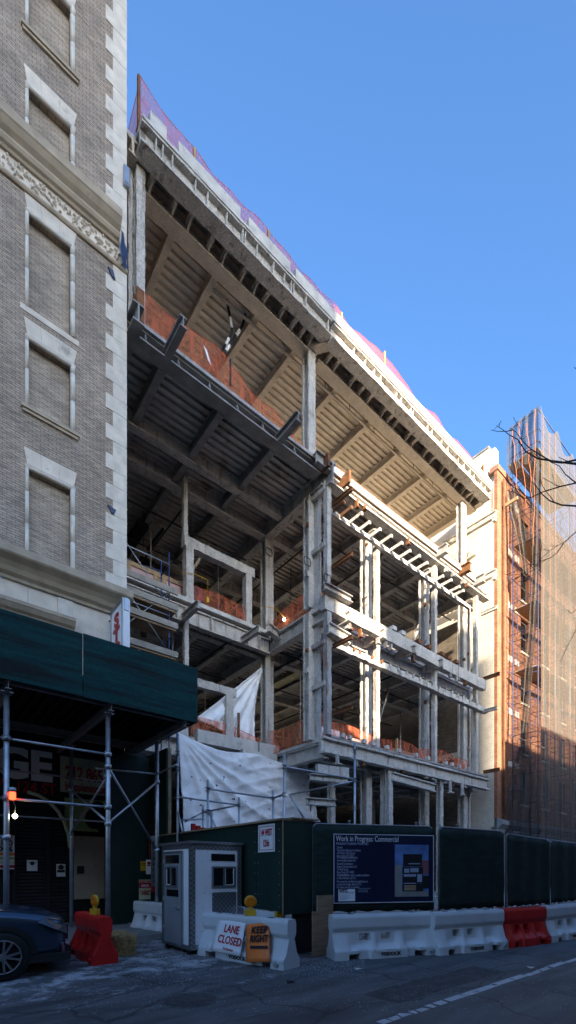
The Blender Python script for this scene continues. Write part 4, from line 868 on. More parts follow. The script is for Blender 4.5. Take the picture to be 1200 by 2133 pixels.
# ================================================================ LOOSE THINGS ON THE FRAME
def net(label, top, bot, m, n=24, jit=.05, sag=0., name='safety_net', group=None):
    """netting hung between two point rows of equal length (world points)"""
    def samp(P, t):
        L_ = [0]
        for a, c in zip(P, P[1:]): L_.append(L_[-1]+(Vector(c)-Vector(a)).length)
        s = t*L_[-1]
        for i in range(len(P)-1):
            if s <= L_[i+1] or i == len(P)-2:
                f = (s-L_[i])/max(1e-6, L_[i+1]-L_[i]); return Vector(P[i]).lerp(Vector(P[i+1]), min(1, f))
    rows = 6; G = []
    nrm = (Vector(top[-1])-Vector(top[0])).cross(Vector((0, 0, 1))).normalized()
    for r in range(rows+1):
        row = []
        for k in range(n+1):
            a, c = samp(top, k/n), samp(bot, k/n); q = a.lerp(c, r/rows)
            q = q+nrm*(jit*(noise.noise(Vector((q.x*1.1, q.y*1.1, q.z*1.4)))*2.2))
            row.append(q)
        G.append(row)
    bb = MB(); bb.grid(G)
    for r_, w_ in ((0, .016), (2, .008), (4, .007)): bb.path([tuple(q) for q in G[r_]], w_, 4)
    return tag(bb.build(name, m, None, origin=tuple(bot[0])), label, 'safety net', group)
def npost(px, py0, py1, Y, m='wood', label='', r=.045):
    a, c = onY(px, py0, Y), onY(px, py1, Y); bb = MB(); bb.box(c.x-r, c.x+r, Y-r, Y+r, c.z, a.z); bb.box(c.x-r*1.6, c.x+r*1.6, Y-r*1.6, Y+r*1.6, c.z-.02, c.z+.02)
    return tag(bb.build('net_post', m, None, origin=(c.x, Y, c.z)), label, 'post', 'posts holding the safety nets')
YN = 14.8
tops = [(290, 160), (320, 210), (345, 240), (405, 310), (470, 388), (559, 478), (625, 560), (690, 625), (700, 640), (712, 655), (735, 683), (755, 700), (801, 742), (830, 780), (852, 805), (868, 842), (905, 862), (932, 905), (950, 918), (985, 955)]
tp = [tuple(onY(px, py, YN)) for px, py in tops]; bt = [(p[0], YN, Z5+.02) for p in tp]
net('long pinkish orange safety net strung along the roof edge', tp, bt, 'net_p', 60, .06)
net('short orange net closing the left end of the roof', [tuple(onY(290, 160, YN)), (5.9, 17, 27.3)], [(bt[0][0], YN, Z5), (5.9, 17, Z5)], 'net_p', 8, .05)
for px, t_, lab in ((289, 158, 'dark rusty pole at the far left of the roof net'), (405, 309, 'first short orange timber post from the left on the roof'), (559, 481, 'second orange timber post on the roof, above the shaded edge'), (711, 652, 'timber post on the roof just where the sunlight begins'), (801, 733, 'last timber post on the sunlit roof, below the net peak')):
    a = onY(px, t_, YN); npost(px, t_, HOR-(Z5-EYE)*FPX/((a.y)/(CY-SX*(px-CXP)/FPX)), YN, 'rust' if px == 289 else 'wood', lab)
tops = [(299, 608), (345, 648), (400, 690), (470, 738), (520, 805), (560, 850), (600, 895), (640, 935)]
tp = [tuple(onY(px, py, 14.7)) for px, py in tops]; net('orange net along the shaded left edge of the upper terrace', tp, [(p[0], 14.7, Z4+.0) for p in tp], 'net_o', 30, .07)
tops = [(665, 948), (700, 975), (740, 1010), (800, 1062), (870, 1125), (930, 1172), (968, 1200)]
tp = [tuple(onY(px, py, 14.72)) for px, py in tops]; net('orange net lying low along the sunlit terrace edge', tp, [(p[0], 14.72, Z4+.02) for p in tp], 'net_o', 30, .05)
npost(480, 748, 802, 14.72, 'black', 'dark thin post in the orange net of the shaded terrace', .025)
for px, py in ((430, 742), (432, 745)): pass
p = onY(430, 740, 14.62); bb = MB(); bb.prism([(p.x-.12, p.y, p.z+.3), (p.x+.02, p.y, p.z+.2), (p.x+.2, p.y, p.z-.25), (p.x+.05, p.y-.03, p.z-.15)], (0, .01, 0)); tag(bb.build('plastic_scrap', 'sign_white', None, origin=p), 'torn white plastic caught in the orange terrace net', 'scrap')
# level 3
A = [(400, 1218), (440, 1232), (480, 1250), (510, 1262)]; tp = [tuple(onY(px, py, 18.45)) for px, py in A]; net('orange net between the two grey posts of the set-back third level', tp, [(q[0], 18.45, Z3+.06) for q in tp], 'net_o', 14, .05)
net('orange net along the side edge behind the main column of the third level', [(14.35, 15.8, Z3+1.25), (14.35, 17.4, Z3+1.15), (14.35, 18.7, Z3+.95)], [(14.35, 15.8, Z3), (14.35, 17.4, Z3), (14.35, 18.7, Z3)], 'net_o', 14, .06)
A = [(14.4, 1.), (16., .85), (17.6, .6), (19, .9), (21, .8), (23, .85), (25.5, .75), (27, .5)]; net('orange net behind the front beam of the right hand third level', [(x, 15.4, Z3+h) for x, h in A], [(x, 15.4, Z3) for x, h in A], 'net_o', 30, .06)
# level 2
A = [(12.0, 1.0), (13, .9), (14.0, 1.1)]; net('thin orange net below the hanging tarp on the second level', [tuple(onY(px, py, 18.45)) for px, py in ((395, 1490), (440, 1500), (480, 1512), (545, 1540))], [(onY(px, 1500, 18.45).x, 18.45, Z2+.05) for px in (395, 440, 480, 545)], 'net_o', 16, .05)
net('dense orange net sloping along the side of the second level', [(13.9, 18.5, Z2+1.0), (14.3, 17.2, Z2+1.1), (14.5, 16, Z2+1.35), (14.6, 15.2, Z2+1.3)], [(13.9, 18.5, Z2-.1), (14.2, 17.2, Z2-.1), (14.3, 16, Z2-.1), (14.4, 15.0, Z2)], 'net_o', 16, .09)
A = [(14.5, .95), (16, 1.05), (17.4, .95), (18.6, .8), (20, 1.0), (22, .9), (23.6, 1.15), (25.3, 1.0), (27, .95)]; net('orange net along the front edge of the second level', [(x, 15.15, Z2+h) for x, h in A], [(x, 15.15, Z2) for x, h in A], 'net_o', 36, .09)
for px, y0, y1, Y, lab, m in ((497, 1485, 1545, 18.3, 'dark post in the net beneath the hanging tarp', 'rust'), (827, 1538, 1575, 15.0, 'short timber post in the second level front net', 'wood')): npost(px, y0, y1, Y, m, lab)
# pale boards standing behind the front nets
def boards(name, pxs, Y, z0, z1, m, label, cat):
    a, c = onY(pxs[0], 1400, Y).x, onY(pxs[1], 1400, Y).x; bb = MB(); bb.box(a, c, Y, Y+.04, z0, z1); return tag(bb.build(name, m, None, origin=((a+c)/2, Y, z0)), label, cat)
boards('board', (660, 708), 15.9, Z2+.02, Z2+.95, 'sign_white', 'white board catching the sun on the second level corner', 'board')
boards('board', (722, 760), 15.9, Z2+.02, Z2+.8, 'pink', 'pale pink board behind the net right of the sunlit corner', 'board')
boards('board', (812, 860), 15.8, Z2+.02, Z2+.8, 'ply', 'plywood board behind the net between the second level columns', 'board')
bb = MB(); a = onY(264, 1200, 19.2).x; c = onY(381, 1200, 19.2).x
bb.box(a, c, 19.2, 19.25, Z3+.02, Z3+1.1); t = tag(bb.build('board_partition', 'pink', None, origin=(a, 19.2, Z3)), 'pink board partition framed in timber on the third level by the brick corner', 'partition')
fr2 = MB(); fr2.box(a, c, 19.14, 19.19, Z3+1.0, Z3+1.18)
for u in (.0, .45, .62, .97): fr2.box(a+(c-a)*u, a+(c-a)*u+.16, 19.14, 19.19, Z3+.02, Z3+.995)
fr2.build('timber_frame', 'wood', t); MB().box(a+(c-a)*.5, a+(c-a)*.62, 19.15, 19.195, Z3+.5, Z3+.98).build('brown_panel', 'ply', t)
p = onY(350, 1190, 21); bb = MB(); G = [[(p.x-2+4*j/8, 21+.12*math.sin(j*1.7+i), Z3+2.5-2.4*i/5) for j in range(9)] for i in range(6)]; bb.grid(G); tag(bb.build('blue_sheet', 'blue_tarp', None, origin=(p.x, 21, Z3)), 'dark blue plastic sheet hanging behind the pink partition', 'plastic sheet')
# lamp and lead on level 3
p = onY(592, 1290, 17.6); t = thing('work_light', 'bare lit bulb on a yellow cord at the third level corner', 'bulb', p); bb = MB(); bb.lathe([(.01, .09), (.06, .04), (.075, -.02), (.03, -.08)], p, 12); bb.build('bulb', 'bulb', t)
bb = MB(); bb.path([p+Vector((0, 0, .09)), p+Vector((-.5, 0, .35)), p+Vector((-1.2, .2, .3))], .014, 5); bb.build('cord', 'yellow', t)
p = onY(432, 1250, 18.2); t = thing('hanging_socket', 'yellow socket dangling on a cord before the third level net', 'socket', p); bb = MB(); bb.box(p.x-.06, p.x+.06, p.y-.05, p.y+.05, p.z-.12, p.z+.12); bb.build('socket', 'yellow', t); bb = MB(); bb.path([p+Vector((0, 0, .1)), p+Vector((.02, 0, .9)), p+Vector((-.6, .1, 1.0)), p+Vector((-1.2, .1, .8))], .014, 5); bb.build('cord', 'yellow', t)
# blue guard frame, level 3 right
p = onY(942, 1385, 16.2); bb = MB()
for dx in (-.55, .55): bb.tube((p.x+dx, 16.2, Z3), (p.x+dx, 16.2, Z3+.95), .03, 6)
for h in (.9, .55, .2): bb.tube((p.x-.55, 16.2, Z3+h), (p.x+.55, 16.2, Z3+h), .025, 6)
tag(bb.build('guard_rail', 'blue_pipe', None, origin=(p.x, 16.2, Z3)), 'blue steel guard rail standing on the right of the third level', 'guard rail')
for k, (px, lab) in enumerate(((905, 'left timber block'), (925, 'middle timber block'), (945, 'right timber block'))): pass

# ---- tarps
def tarp(name, label, TL, TR, BR, BL, sagT=0., sagR=0., fold=.12, dirn=(1, 0), nx=44, nz=30, seed=0, origin=None, folds=None):
    G = []
    for i in range(nz+1):
        v = i/nz; row = []
        for j in range(nx+1):
            u = j/nx
            p = (Vector(TL)*(1-u)+Vector(TR)*u)*(1-v)+(Vector(BL)*(1-u)+Vector(BR)*u)*v
            p.z -= sagT*math.sin(PI*u)*(1-v)**2*(1+.5*math.sin(u*9)); p.x -= sagR*math.sin(PI*v)*u
            w = folds(u, v) if folds else 0
            p.y -= fold*(w+.5*noise.noise(Vector((u*7+seed, v*5, seed)))+.25*noise.noise(Vector((u*19, v*13+seed, 3))))
            row.append(p)
        G.append(row)
    bb = MB(); bb.grid(G); o = bb.build(name, 'tarp', None, origin=origin or tuple(BL)); s = o.modifiers.new('thick', 'SOLIDIFY'); s.thickness = .006
    return tag(o, label, 'tarp')
TY = 17.7
def fan(u, v):   # creases fanning out of the top left tie and hanging from the top edge
    th = math.atan2(v*1.0+.02, u*1.8+.02); r = math.hypot(u*1.8, v)
    rg = lambda q: 1-1.6*abs(math.sin(q))**.8
    return 1.0*rg(th*13+.4*math.sin(r*5))*min(1, r*1.5)*math.exp(-((th-.85)/.45)**2)+.55*rg((u*1.8-v*.8)*7+math.sin(v*6))*(.25+.75*v)*math.exp(-((u-.72)/.32)**2)+.25*rg((u*1.2+v*2.)*9)*math.exp(-((u-.6)/.3)**2)
tarp('white_tarp', 'large creased white tarp hung below the second level behind the green hoarding', onY(371, 1526, 16.6), onY(641, 1588, TY), onY(650, 1712, TY), onY(384, 1735, 16.9), .35, .0, .17, seed=2, folds=fan, nx=90, nz=60)
def fold2(u, v): return .6*math.sin((u*1.0-v*.0)*22+v*3)*(.35+.65*v)
tarp('white_tarp', 'white tarp stretched in a triangle from the column on the second level', onY(542, 1392, 18.6), onY(547, 1395, 18.7), onY(533, 1553, 18.7), onY(408, 1497, 18.5), 0, .2, .16, seed=6, folds=fold2, nx=50, nz=40)
bb = MB(); G = [[onY(649+(16*j/6)*(i/8)**.7, 1670+42*i/8, 17.6)+Vector((0, -.1*math.sin(j*2+i), 0)) for j in range(7)] for i in range(9)]; bb.grid(G); o = bb.build('white_tarp', 'tarp', None, origin=G[-1][0]); tag(o, 'small loose end of white sheeting at the right edge of the large tarp', 'tarp')

# printed marks and grommets on the big tarp, stacked material on the floors
big = [o for o in bpy.data.objects if o.get('label', '').startswith('large creased white tarp')][0]
me = big.data; rr = random.Random(17); bb = MB(); nv = len(me.vertices)
for k in range(26):
    r_, c_ = rr.randint(3, 57), rr.randint(4, 86); v = me.vertices[r_*91+c_].co if r_*91+c_ < nv else None
    if v is None: continue
    s = rr.uniform(.035, .07); a_ = rr.uniform(0, PI); bb.prism([(v.x+s*math.cos(a_+t), v.y-.02, v.z+s*.6*math.sin(a_+t)) for t in (0, 1.2, 2.6, 4.4)], (0, .004, 0))
bb.build('printed_marks', 'sign_black', big, local=True)
def stack(name, m, x, y, z, w, d_, h, n, label, cat):
    bb = MB(); q = random.Random(int(x*10))
    for k in range(n): j = q.uniform(-.05, .05); bb.box(x+j, x+w+j, y, y+d_, z+h*k/n+.002, z+h*(k+1)/n-.01)
    return tag(bb.build(name, m, None, origin=(x+w/2, y+d_/2, z)), label, cat)
stack('timber_stack', 'ply', 16.4, 16.4, Z3+.003, 1.4, .6, .5, 5, 'small stack of boards on the right hand third level behind the columns', 'timber stack')
stack('block_stack', 'cmu_y', 20.6, 16.2, Z2+.003, 1.2, .6, .75, 4, 'stack of grey blocks behind the second level front net', 'block stack')
stack('drywall_stack', 'sign_white', 24.3, 16.6, Z2+.003, 1.6, .8, .5, 5, 'pale sheet stack near the right end of the second level', 'sheet stack')

# blue scaffold tower between the brick building and the frame
BS = thing('scaffold_tower', 'blue pipe scaffold tower with planks squeezed beside the brick corner', 'scaffold', (6.5, 16.8, .13))
for x in (5.5, 7.65):
    for y in (16.45, 17.15):
        bb = MB(); bb.tube((x, y, .13), (x, y, 13.75), .028, 8)
        for k in range(7): bb.lathe([(.04, -.06), (.04, .06)], (x, y, 1.9*k+1.), 8)
        bb.build('upright', 'blue_pipe', BS)
    for z in (9.4, 10.4, 11.3, 12.3, 13.2): bb = MB(); bb.tube((x, 16.45, z), (x, 17.15, z), .02, 6); bb.build('rung', 'blue_pipe', BS)
for z0, z1 in ((9.9, 12.2), (12.2, 9.9), (11.6, 13.9), (8.5, 10.6)): bb = MB(); bb.tube((5.5, 16.42, z1), (7.65, 16.42, z0), .016, 6); bb.build('brace', 'galv', BS)
for z in (13.25, 11.3, 9.75): bb = MB(); bb.tube((5.5, 16.4, z), (7.65, 16.4, z), .02, 6); bb.build('rail', 'galv', BS)
for z, m in ((12.15, 'wood_grey'), (11.55, 'wood_grey'), (10.85, 'wood_grey'), (9.75, 'wood_grey')): MB().box(4.9, 7.95, 16.3, 16.36, z, z+.22).build('toe_board', m, BS)
for z in (11.5, 10.8, 9.7): MB().box(4.9, 7.9, 16.37, 17.2, z-.02, z+.04).build('plank', 'ply', BS)

# ================================================================ PARTY WALL AND RIGHT HAND BUILDING
PW = thing('party_wall', 'tall cream sprayed party wall closing the right side of the steel frame', 'wall', (29.9, 25, 0))
XP = 29.45
bb = MB(); bb.box(XP, 30.3, 14.72, 17.3, .1, 27.0); bb.build('wall', 'stucco', PW)
MB().box(XP+.01, 30.3, 17.301, 40, 18.9, 27.0).build('upper_wall', 'stucco', PW); MB().box(XP+.012, 30.3, 17.301, 40, .1, 18.899).build('lower_wall', 'brick_shade', PW)  # lower part in dark brick, interior shade included in its tone
MB().box(XP+.02, 30.28, 15.1, 26, 27.002, 29.4).build('parapet', 'stucco', PW)
MB().box(XP-.04, 30.32, 15.05, 26, 29.402, 29.52).build('coping', 'steel_dark', PW)
MB().box(XP+.25, XP+.75, 14.78, 15.09, 27.0, 29.39).build('chimney_flue', 'concrete', PW)
MB().box(XP-.05, XP-.005, 15.4, 15.52, 26.9, 28.5).build('rusty_strap', 'rust', PW)
bb = MB()
for z in (9.6, 15.4, 20.6, 23.): bb.box(XP-.2, XP-.002, 15.9, 33, z-.22, z+.18)
bb.build('ledge', 'stucco', PW)
bb = MB()
for k in range(26): bb.box(XP-.012, XP-.001, 14.76, 14.86+(k % 2)*.08, 24.6+k*.085, 24.64+k*.085)
bb.build('toothed_bricks', 'brick_ry', PW)
RB = thing('brick_building', 'orange red brick building on the right behind scaffolding and netting', 'building', (45, YF, 0))
XB = XP+.02
rows_r = [(z, z+2.3) for z in (6.2, 9.75, 13.3, 16.85, 20.4, 23.8)]
wx = [32.85+3.3*k for k in range(8)]
holes = [(x, x+1.25, z0, z1) for x in wx for z0, z1 in rows_r]
xs = sorted({XB, 62} | {h[0] for h in holes} | {h[1] for h in holes}); zs = sorted({5.0, 27.6} | {h[2] for h in holes} | {h[3] for h in holes})
b = MB()
for xa, xb in zip(xs, xs[1:]):
    for za, zb in zip(zs, zs[1:]):
        if any(h[0] < (xa+xb)/2 < h[1] and h[2] < (za+zb)/2 < h[3] for h in holes): continue
        b.face([(xa, YF, za), (xb, YF, za), (xb, YF, zb), (xa, YF, zb)])
for x0, x1, z0, z1 in holes:
    b.face([(x0, YF, z0), (x0, YF+.25, z0), (x0, YF+.25, z1), (x0, YF, z1)]); b.face([(x1, YF, z0), (x1, YF+.25, z0), (x1, YF+.25, z1), (x1, YF, z1)])
    b.face([(x0, YF, z1), (x1, YF, z1), (x1, YF+.25, z1), (x0, YF+.25, z1)]); b.face([(x0, YF, z0), (x1, YF, z0), (x1, YF+.25, z0), (x0, YF+.25, z0)])
b.face([(XB, YF, 5), (XB, 14.715, 5), (XB, 14.715, 27.6), (XB, YF, 27.6)]); b.face([(XB, YF, 27.6), (62, YF, 27.6), (62, 15.5, 27.6), (XB, 15.5, 27.6)])
b.build('wall', 'brick_r', RB)
MB().box(XB+.9, 61.9, YF+.5, 40, .1, 27.55).build('core', 'cmu_y', RB)
MB().box(XB-.05, 62, YF-.08, 15.0, 27.602, 27.95).build('coping', 'brick_r', RB)
for x0, x1, z0, z1 in holes:
    w = MB(); f = .07; y = YF+.18
    for q in ((x0, x0+f, z0, z1), (x1-f, x1, z0, z1), (x0+f, x1-f, z1-f, z1), (x0+f, x1-f, z0, z0+f), (x0+f, x1-f, (z0+z1)/2-.035, (z0+z1)/2+.035)): w.box(q[0], q[1], y, y+.06, q[2], q[3])
    wo = w.build('window', 'steel_dark', RB); MB().box(x0+f, x1-f, y+.03, y+.05, z0+f, z1-f).build('pane', 'glass_dk', wo); MB().box(x0-.1, x1+.1, YF-.09, YF+.17, z0-.15, z0-.002).build('sill', 'limestone', wo)
bb = MB()
for z0, z1 in rows_r:
    for xa in (30.95, 31.9): bb.box(xa, xa+.62, YF-.03, YF+.1, z0+2.35, z0+2.75)
bb.build('stone_blocks', 'limestone', RB)
bb = MB(); bb.prism([(XB-.1, YF-y, z) for y, z in ((0, 4.1), (.06, 4.1), (.08, 4.3), (.3, 4.55), (.34, 4.6), (.34, 4.85), (.0, 4.99))], (32, 0, 0)); bb.build('base_cornice', 'stone_base', RB)
MB().box(XB-.05, 62, YF+.001, YF+.45, .1, 4.1).build('stone_base', 'stone_base', RB)
for x in (31.2, 34.6, 38, 41.4): MB().box(x, x+2.1, YF-.02, YF-.001, .4, 3.3).build('shopfront', 'glass_dk', RB)
bb = MB(); bb.tube((30.05, 14.35, 5), (30.05, 14.35, 27.2), .07, 8); bb.tube((30.25, 14.4, 5), (30.25, 14.4, 26.5), .045, 8); bb.build('drain_pipe', 'rust', RB)

# pipe scaffold in front of it
XS, YS0, YS1, ZT = 30.55, 12.35, 14.0, 28.3
PS = thing('pipe_scaffold', 'tall blue pipe scaffold covering the front of the red brick building', 'scaffold', (38, 13.2, 0))
xcols = [XS+2.6*k for k in range(8)]
for x in xcols:
    for y in (YS0+.08, YS1):
        bb = MB(); bb.tube((x, y, .13), (x, y, ZT+(2.3 if y < 13 or x < 31 else 0)), .03, 6); bb.build('upright', 'blue_pipe' if (y > 13 or x < 31) else 'galv', PS)
lifts = [2.2+2.05*k for k in range(13)]
for z in lifts:
    for y in (YS0+.08, YS1): bb = MB(); bb.tube((XS, y, z), (xcols[-1], y, z), .02, 5); bb.tube((XS, y, z+1.05), (xcols[-1], y, z+1.05), .014, 5); bb.build('ledger', 'pipe_dk', PS)
for i, x in enumerate(xcols[:5]):   # ladder frames and side brackets
    for z in lifts:
        bb = MB(); bb.tube((x, YS0+.08, z), (x, YS1, z), .022, 5); bb.tube((x, YS0+.08, z-.32), (x, YS1-.3, z-.32), .016, 5)
        bb.tube((x, YS1-.32, z-.32), (x, YS1-.32, z-1.75), .018, 5)
        for k in range(5): bb.tube((x, YS1-.32, z-.5-.28*k), (x, YS1, z-.5-.28*k), .014, 5)
        if i == 0: bb.tube((x-.0, YS1, z), (x-.55, YS1, z+.02), .02, 5); bb.tube((x-.55, YS1, z), (x, YS1, z-.4), .016, 5); bb.tube((x, YS0+.1, z+.5), (x, YS1+.4, z+.5), .016, 5)
        bb.build('ladder_frame', 'blue_pipe' if i == 0 else 'pipe_dk', PS)
for i, (xa, xb) in enumerate(zip(xcols, xcols[1:])):
    if i > 4: break
    bb = MB()
    for z in lifts: bb.tube((xa, YS1-.1, z), (xb, YS1-.1, z+2.), .012, 4); bb.tube((xa, YS0+.1, z+2.), (xb, YS0+.1, z), .012, 4)
    bb.build('cross_braces', 'pipe_dk', PS)
for z in (lifts[10], lifts[8], lifts[6]): MB().box(XS, xcols[-1], YS0+.15, YS1-.1, z+.03, z+.08).build('plank', 'wood', PS)
for ya_, yb_ in ((YS0+.08, 13.0), (13.08, 13.62), (13.72, 14.3)): MB().box(XS-.05, XS+6.4, ya_, yb_, ZT-.12, ZT).build('top_deck', 'wood_grey', PS)
for z_, h_ in ((ZT+.35, .04), (ZT+1.1, .03), (ZT+2.3, .04)):
    bb = MB(); bb.tube((XS, YS0+.05, z_), (XS, 14.25, z_), h_*.7, 5); bb.tube((XS, YS0+.05, z_), (XS+7.8, YS0+.05, z_), h_*.7, 5); bb.build('top_rail', 'pipe_dk', PS)
MB().box(30.1, 30.2, 13.5, 14.4, 25.4, 25.6).build('plank', 'wood', PS)

# netting: front sheet scalloped between its top ties, side sheet torn and gathered
def sag_row(x, zt, lo):
    for a, c in zip(xcols, xcols[1:]):
        if a <= x <= c: t = (x-a)/(c-a); return zt-lo*4*t*(1-t)*(1.15-.3*t)
    return zt
rr = random.Random(8); G = []; nx, nz = 110, 46
for i in range(nz+1):
    v = i/nz; row = []
    for j in range(nx+1):
        x = XS+(xcols[-1]-XS)*j/nx; zt = sag_row(x, 30.75, .95)
        z = zt+(.5-zt)*v; f = .035*math.sin(x*5.1+math.sin(v*5)*.8)+.10*noise.noise(Vector((x*1.3, v*5, 2.)))
        row.append((x, YS0-.05-f*(.4+.6*math.sin(PI*min(1, v*1.5)))-.05, z))
    G.append(row)
bb = MB(); bb.grid(G); tag(bb.build('scaffold_net', 'net_tan', None, origin=(38, YS0, .5)), 'tan netting with orange seams hung over the front of the scaffold', 'scaffold net')
def sidenet(label, rows, m, seed, ny=26, fold=.05):
    """rows: (z, y_front, y_back) from the top down on the scaffold's left side"""
    G = []; n = 40
    for i in range(n+1):
        t = i/n*(len(rows)-1); k = min(int(t), len(rows)-2); f = t-k
        z = rows[k][0]*(1-f)+rows[k+1][0]*f; a = rows[k][1]*(1-f)+rows[k+1][1]*f; c = rows[k][2]*(1-f)+rows[k+1][2]*f
        G.append([(XS-.10-fold*math.sin(j*.9+seed+z*.3)-.1*noise.noise(Vector((j*.6, z*.5, seed))), a+(c-a)*j/ny, z+.05*math.sin(j*.9+seed)) for j in range(ny+1)])
    bb = MB(); bb.grid(G); return tag(bb.build('scaffold_net', m, None, origin=(XS, rows[-1][1], rows[-1][0])), label, 'scaffold net')
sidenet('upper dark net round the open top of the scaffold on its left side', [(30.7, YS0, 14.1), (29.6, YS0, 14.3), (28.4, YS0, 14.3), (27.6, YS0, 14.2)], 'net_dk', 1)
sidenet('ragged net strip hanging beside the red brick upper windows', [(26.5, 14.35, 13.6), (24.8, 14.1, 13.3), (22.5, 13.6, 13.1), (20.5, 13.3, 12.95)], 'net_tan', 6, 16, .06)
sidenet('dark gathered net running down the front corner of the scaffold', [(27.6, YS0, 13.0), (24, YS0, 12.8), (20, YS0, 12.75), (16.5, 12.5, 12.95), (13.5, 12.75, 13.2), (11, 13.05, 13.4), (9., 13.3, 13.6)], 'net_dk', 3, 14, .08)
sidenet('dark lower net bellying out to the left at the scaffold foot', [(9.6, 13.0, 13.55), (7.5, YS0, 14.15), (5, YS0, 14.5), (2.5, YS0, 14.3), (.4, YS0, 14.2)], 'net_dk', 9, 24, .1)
# orange ropes on the side of the net
for k, (ya, za, yb, zb) in enumerate(((12.5, 30.5, 12.6, 22), (13.0, 30, 12.7, 25), (13.5, 30.4, 13.0, 24.5), (13.9, 30.2, 13.6, 26))):
    bb = MB(); bb.path([(XS-.24, ya+(yb-ya)*t/8+.05*math.sin(t*2), za+(zb-za)*t/8) for t in range(9)], .017, 5)
    tag(bb.build('rope', 'rope', None, origin=(XS-.24, yb, zb)), ('orange rope nearest the front edge of the upper scaffold', 'short orange rope second from the front edge of the scaffold top', 'orange rope slanting across the middle of the scaffold top', 'orange rope at the back edge of the scaffold top')[k], 'rope')

# ================================================================ STREET TREE (bare, reaching in from the right)
TR = thing('street_tree', 'bare dark tree whose thin twigs reach in from the right edge', 'tree', (8.6, -.9, .13))
rr = random.Random(21)
bb = MB(); trunk = [(8.6, -.9, .13), (8.62, -.88, 1.5), (8.7, -.8, 3.), (8.75, -.75, 4.6), (8.9, -.6, 6.)]; bb.path(trunk, .17, 10, .09); bb.build('trunk', 'bark', TR)
DB = 9.0
def px_at(px, py, d):
    u = (px-CXP)/FPX; return Vector((d*(SX+CY*u), d*(CY-SX*u), EYE+d*(HOR-py)/FPX))
def twig(bb, pts, r0, r1, depth=0):
    bb.path(pts, r0, 5, r1)
    for i in range(1, len(pts)):
        if depth < 2 and rr.random() < (.42 if depth == 0 else .35):
            a = pts[i-1].lerp(pts[i], rr.random()); d = (pts[i]-pts[i-1]).normalized()
            q = [a]; dr = (d+Vector((rr.uniform(-.7, .7), rr.uniform(-.7, .7), rr.uniform(-.6, .7)))).normalized(); n = rr.randint(2, 4)
            for k in range(n): dr = (dr+Vector((rr.uniform(-.3, .3), rr.uniform(-.3, .3), rr.uniform(-.2, .35)))).normalized(); q.append(q[-1]+dr*rr.uniform(.05, .12)*(1.4-depth*.5))
            twig(bb, q, r1*.8 if depth else r0*.42, .004, depth+1)
limbs = [
 ([(1290, 985, 8.3), (1200, 966, 8.8), (1165, 962, 9.0), (1150, 960, 9.1), (1120, 955, 9.2), (1095, 940, 9.3), (1078, 915, 9.4), (1060, 905, 9.5), (1045, 893, 9.6), (1034, 887, 9.7)], .035),
 ([(1260, 962, 8.6), (1200, 958, 8.7), (1172, 964, 8.8), (1150, 962, 8.85), (1130, 950, 8.9), (1105, 935, 9.), (1088, 918, 9.), (1075, 900, 9.1), (1062, 892, 9.1)], .03),
 ([(1270, 1010, 8.2), (1200, 1006, 8.3), (1178, 988, 8.4), (1165, 970, 8.5), (1145, 962, 8.6)], .022),
 ([(1280, 1000, 8.), (1200, 1006, 8.1), (1165, 1014, 8.2), (1130, 1025, 8.3), (1105, 1037, 8.4), (1090, 1038, 8.5), (1072, 1025, 8.6), (1056, 1022, 8.6)], .022),
 ([(1290, 1055, 7.9), (1200, 1054, 8.), (1170, 1052, 8.1), (1145, 1043, 8.2), (1128, 1028, 8.2), (1115, 1010, 8.3), (1100, 999, 8.4)], .026),
 ([(1280, 1080, 7.6), (1200, 1108, 7.8), (1175, 1130, 7.9), (1160, 1152, 8.), (1145, 1163, 8.1), (1128, 1168, 8.1), (1121, 1160, 8.2)], .016),
 ([(1270, 1270, 7.), (1200, 1312, 7.2), (1180, 1350, 7.3), (1168, 1378, 7.3)], .010),
 ([(1280, 1240, 7.), (1200, 1270, 7.1), (1190, 1278, 7.1), (1182, 1270, 7.1)], .009),
 ([(1270, 770, 8.), (1205, 772, 8.2), (1196, 765, 8.3)], .014)]
for pts, r in limbs:
    w = [px_at(*p) for p in pts]; bb = MB(); st = Vector(trunk[-1])-(Vector((.15, .15, rr.uniform(.0, 1.6))))
    mid = st.lerp(w[0], .55)+Vector((0, 0, .35)); r *= .62; bb.path([st, mid, w[0]], r*1.9, 6, r*1.05)
    twig(bb, w, r, .004); bb.build('limb', 'bark', TR)

# ================================================================ HOARDING AND SCREENED FENCE
XH = 5.42
HB = thing('hoarding', 'dark green plywood hoarding box with white 144 West address sign', 'hoarding', (5.8, 9, 0))
pb = onY(650, 1712, 6.75)
for ya_, yb_ in ((6.78, 7.60), (7.61, 8.82), (8.83, 10.3)): MB().box(XH+random.uniform(0, .006), XH+.03, ya_, yb_, .86, 2.58).build('side_panel', 'hoard', HB)
bb = MB(); rr = random.Random(14)
for y in (6.86, 7.55, 7.66):
    for k in range(8): z = .95+.21*k; bb.box(XH-.003, XH+.002, y-.008, y+.008, z-.008, z+.008)
bb.build('screw_heads', 'galv', HB)
bb = MB()
for k in range(9): y, z = rr.uniform(6.85, 7.6), rr.uniform(.95, 1.9); bb.bar((XH-.002, y, z), (XH-.002, y+rr.uniform(.05, .25), z+rr.uniform(-.06, .06)), .004, rr.uniform(.004, .012))
bb.build('scuff_marks', 'ply_green', HB)
MB().box(XH+.006, XH+.04, 10.31, 14.3, .14, 2.60).build('side_panel', 'hoard', HB)
MB().box(XH, 6.24, 6.745, 6.775, .80, 2.58).build('front_panel', 'hoard', HB)
bb = MB(); bb.bar((XH-.004, 6.745, .8), (XH-.004, 6.745, 2.58), .016, .016); bb.build('corner_trim', 'wood', HB)
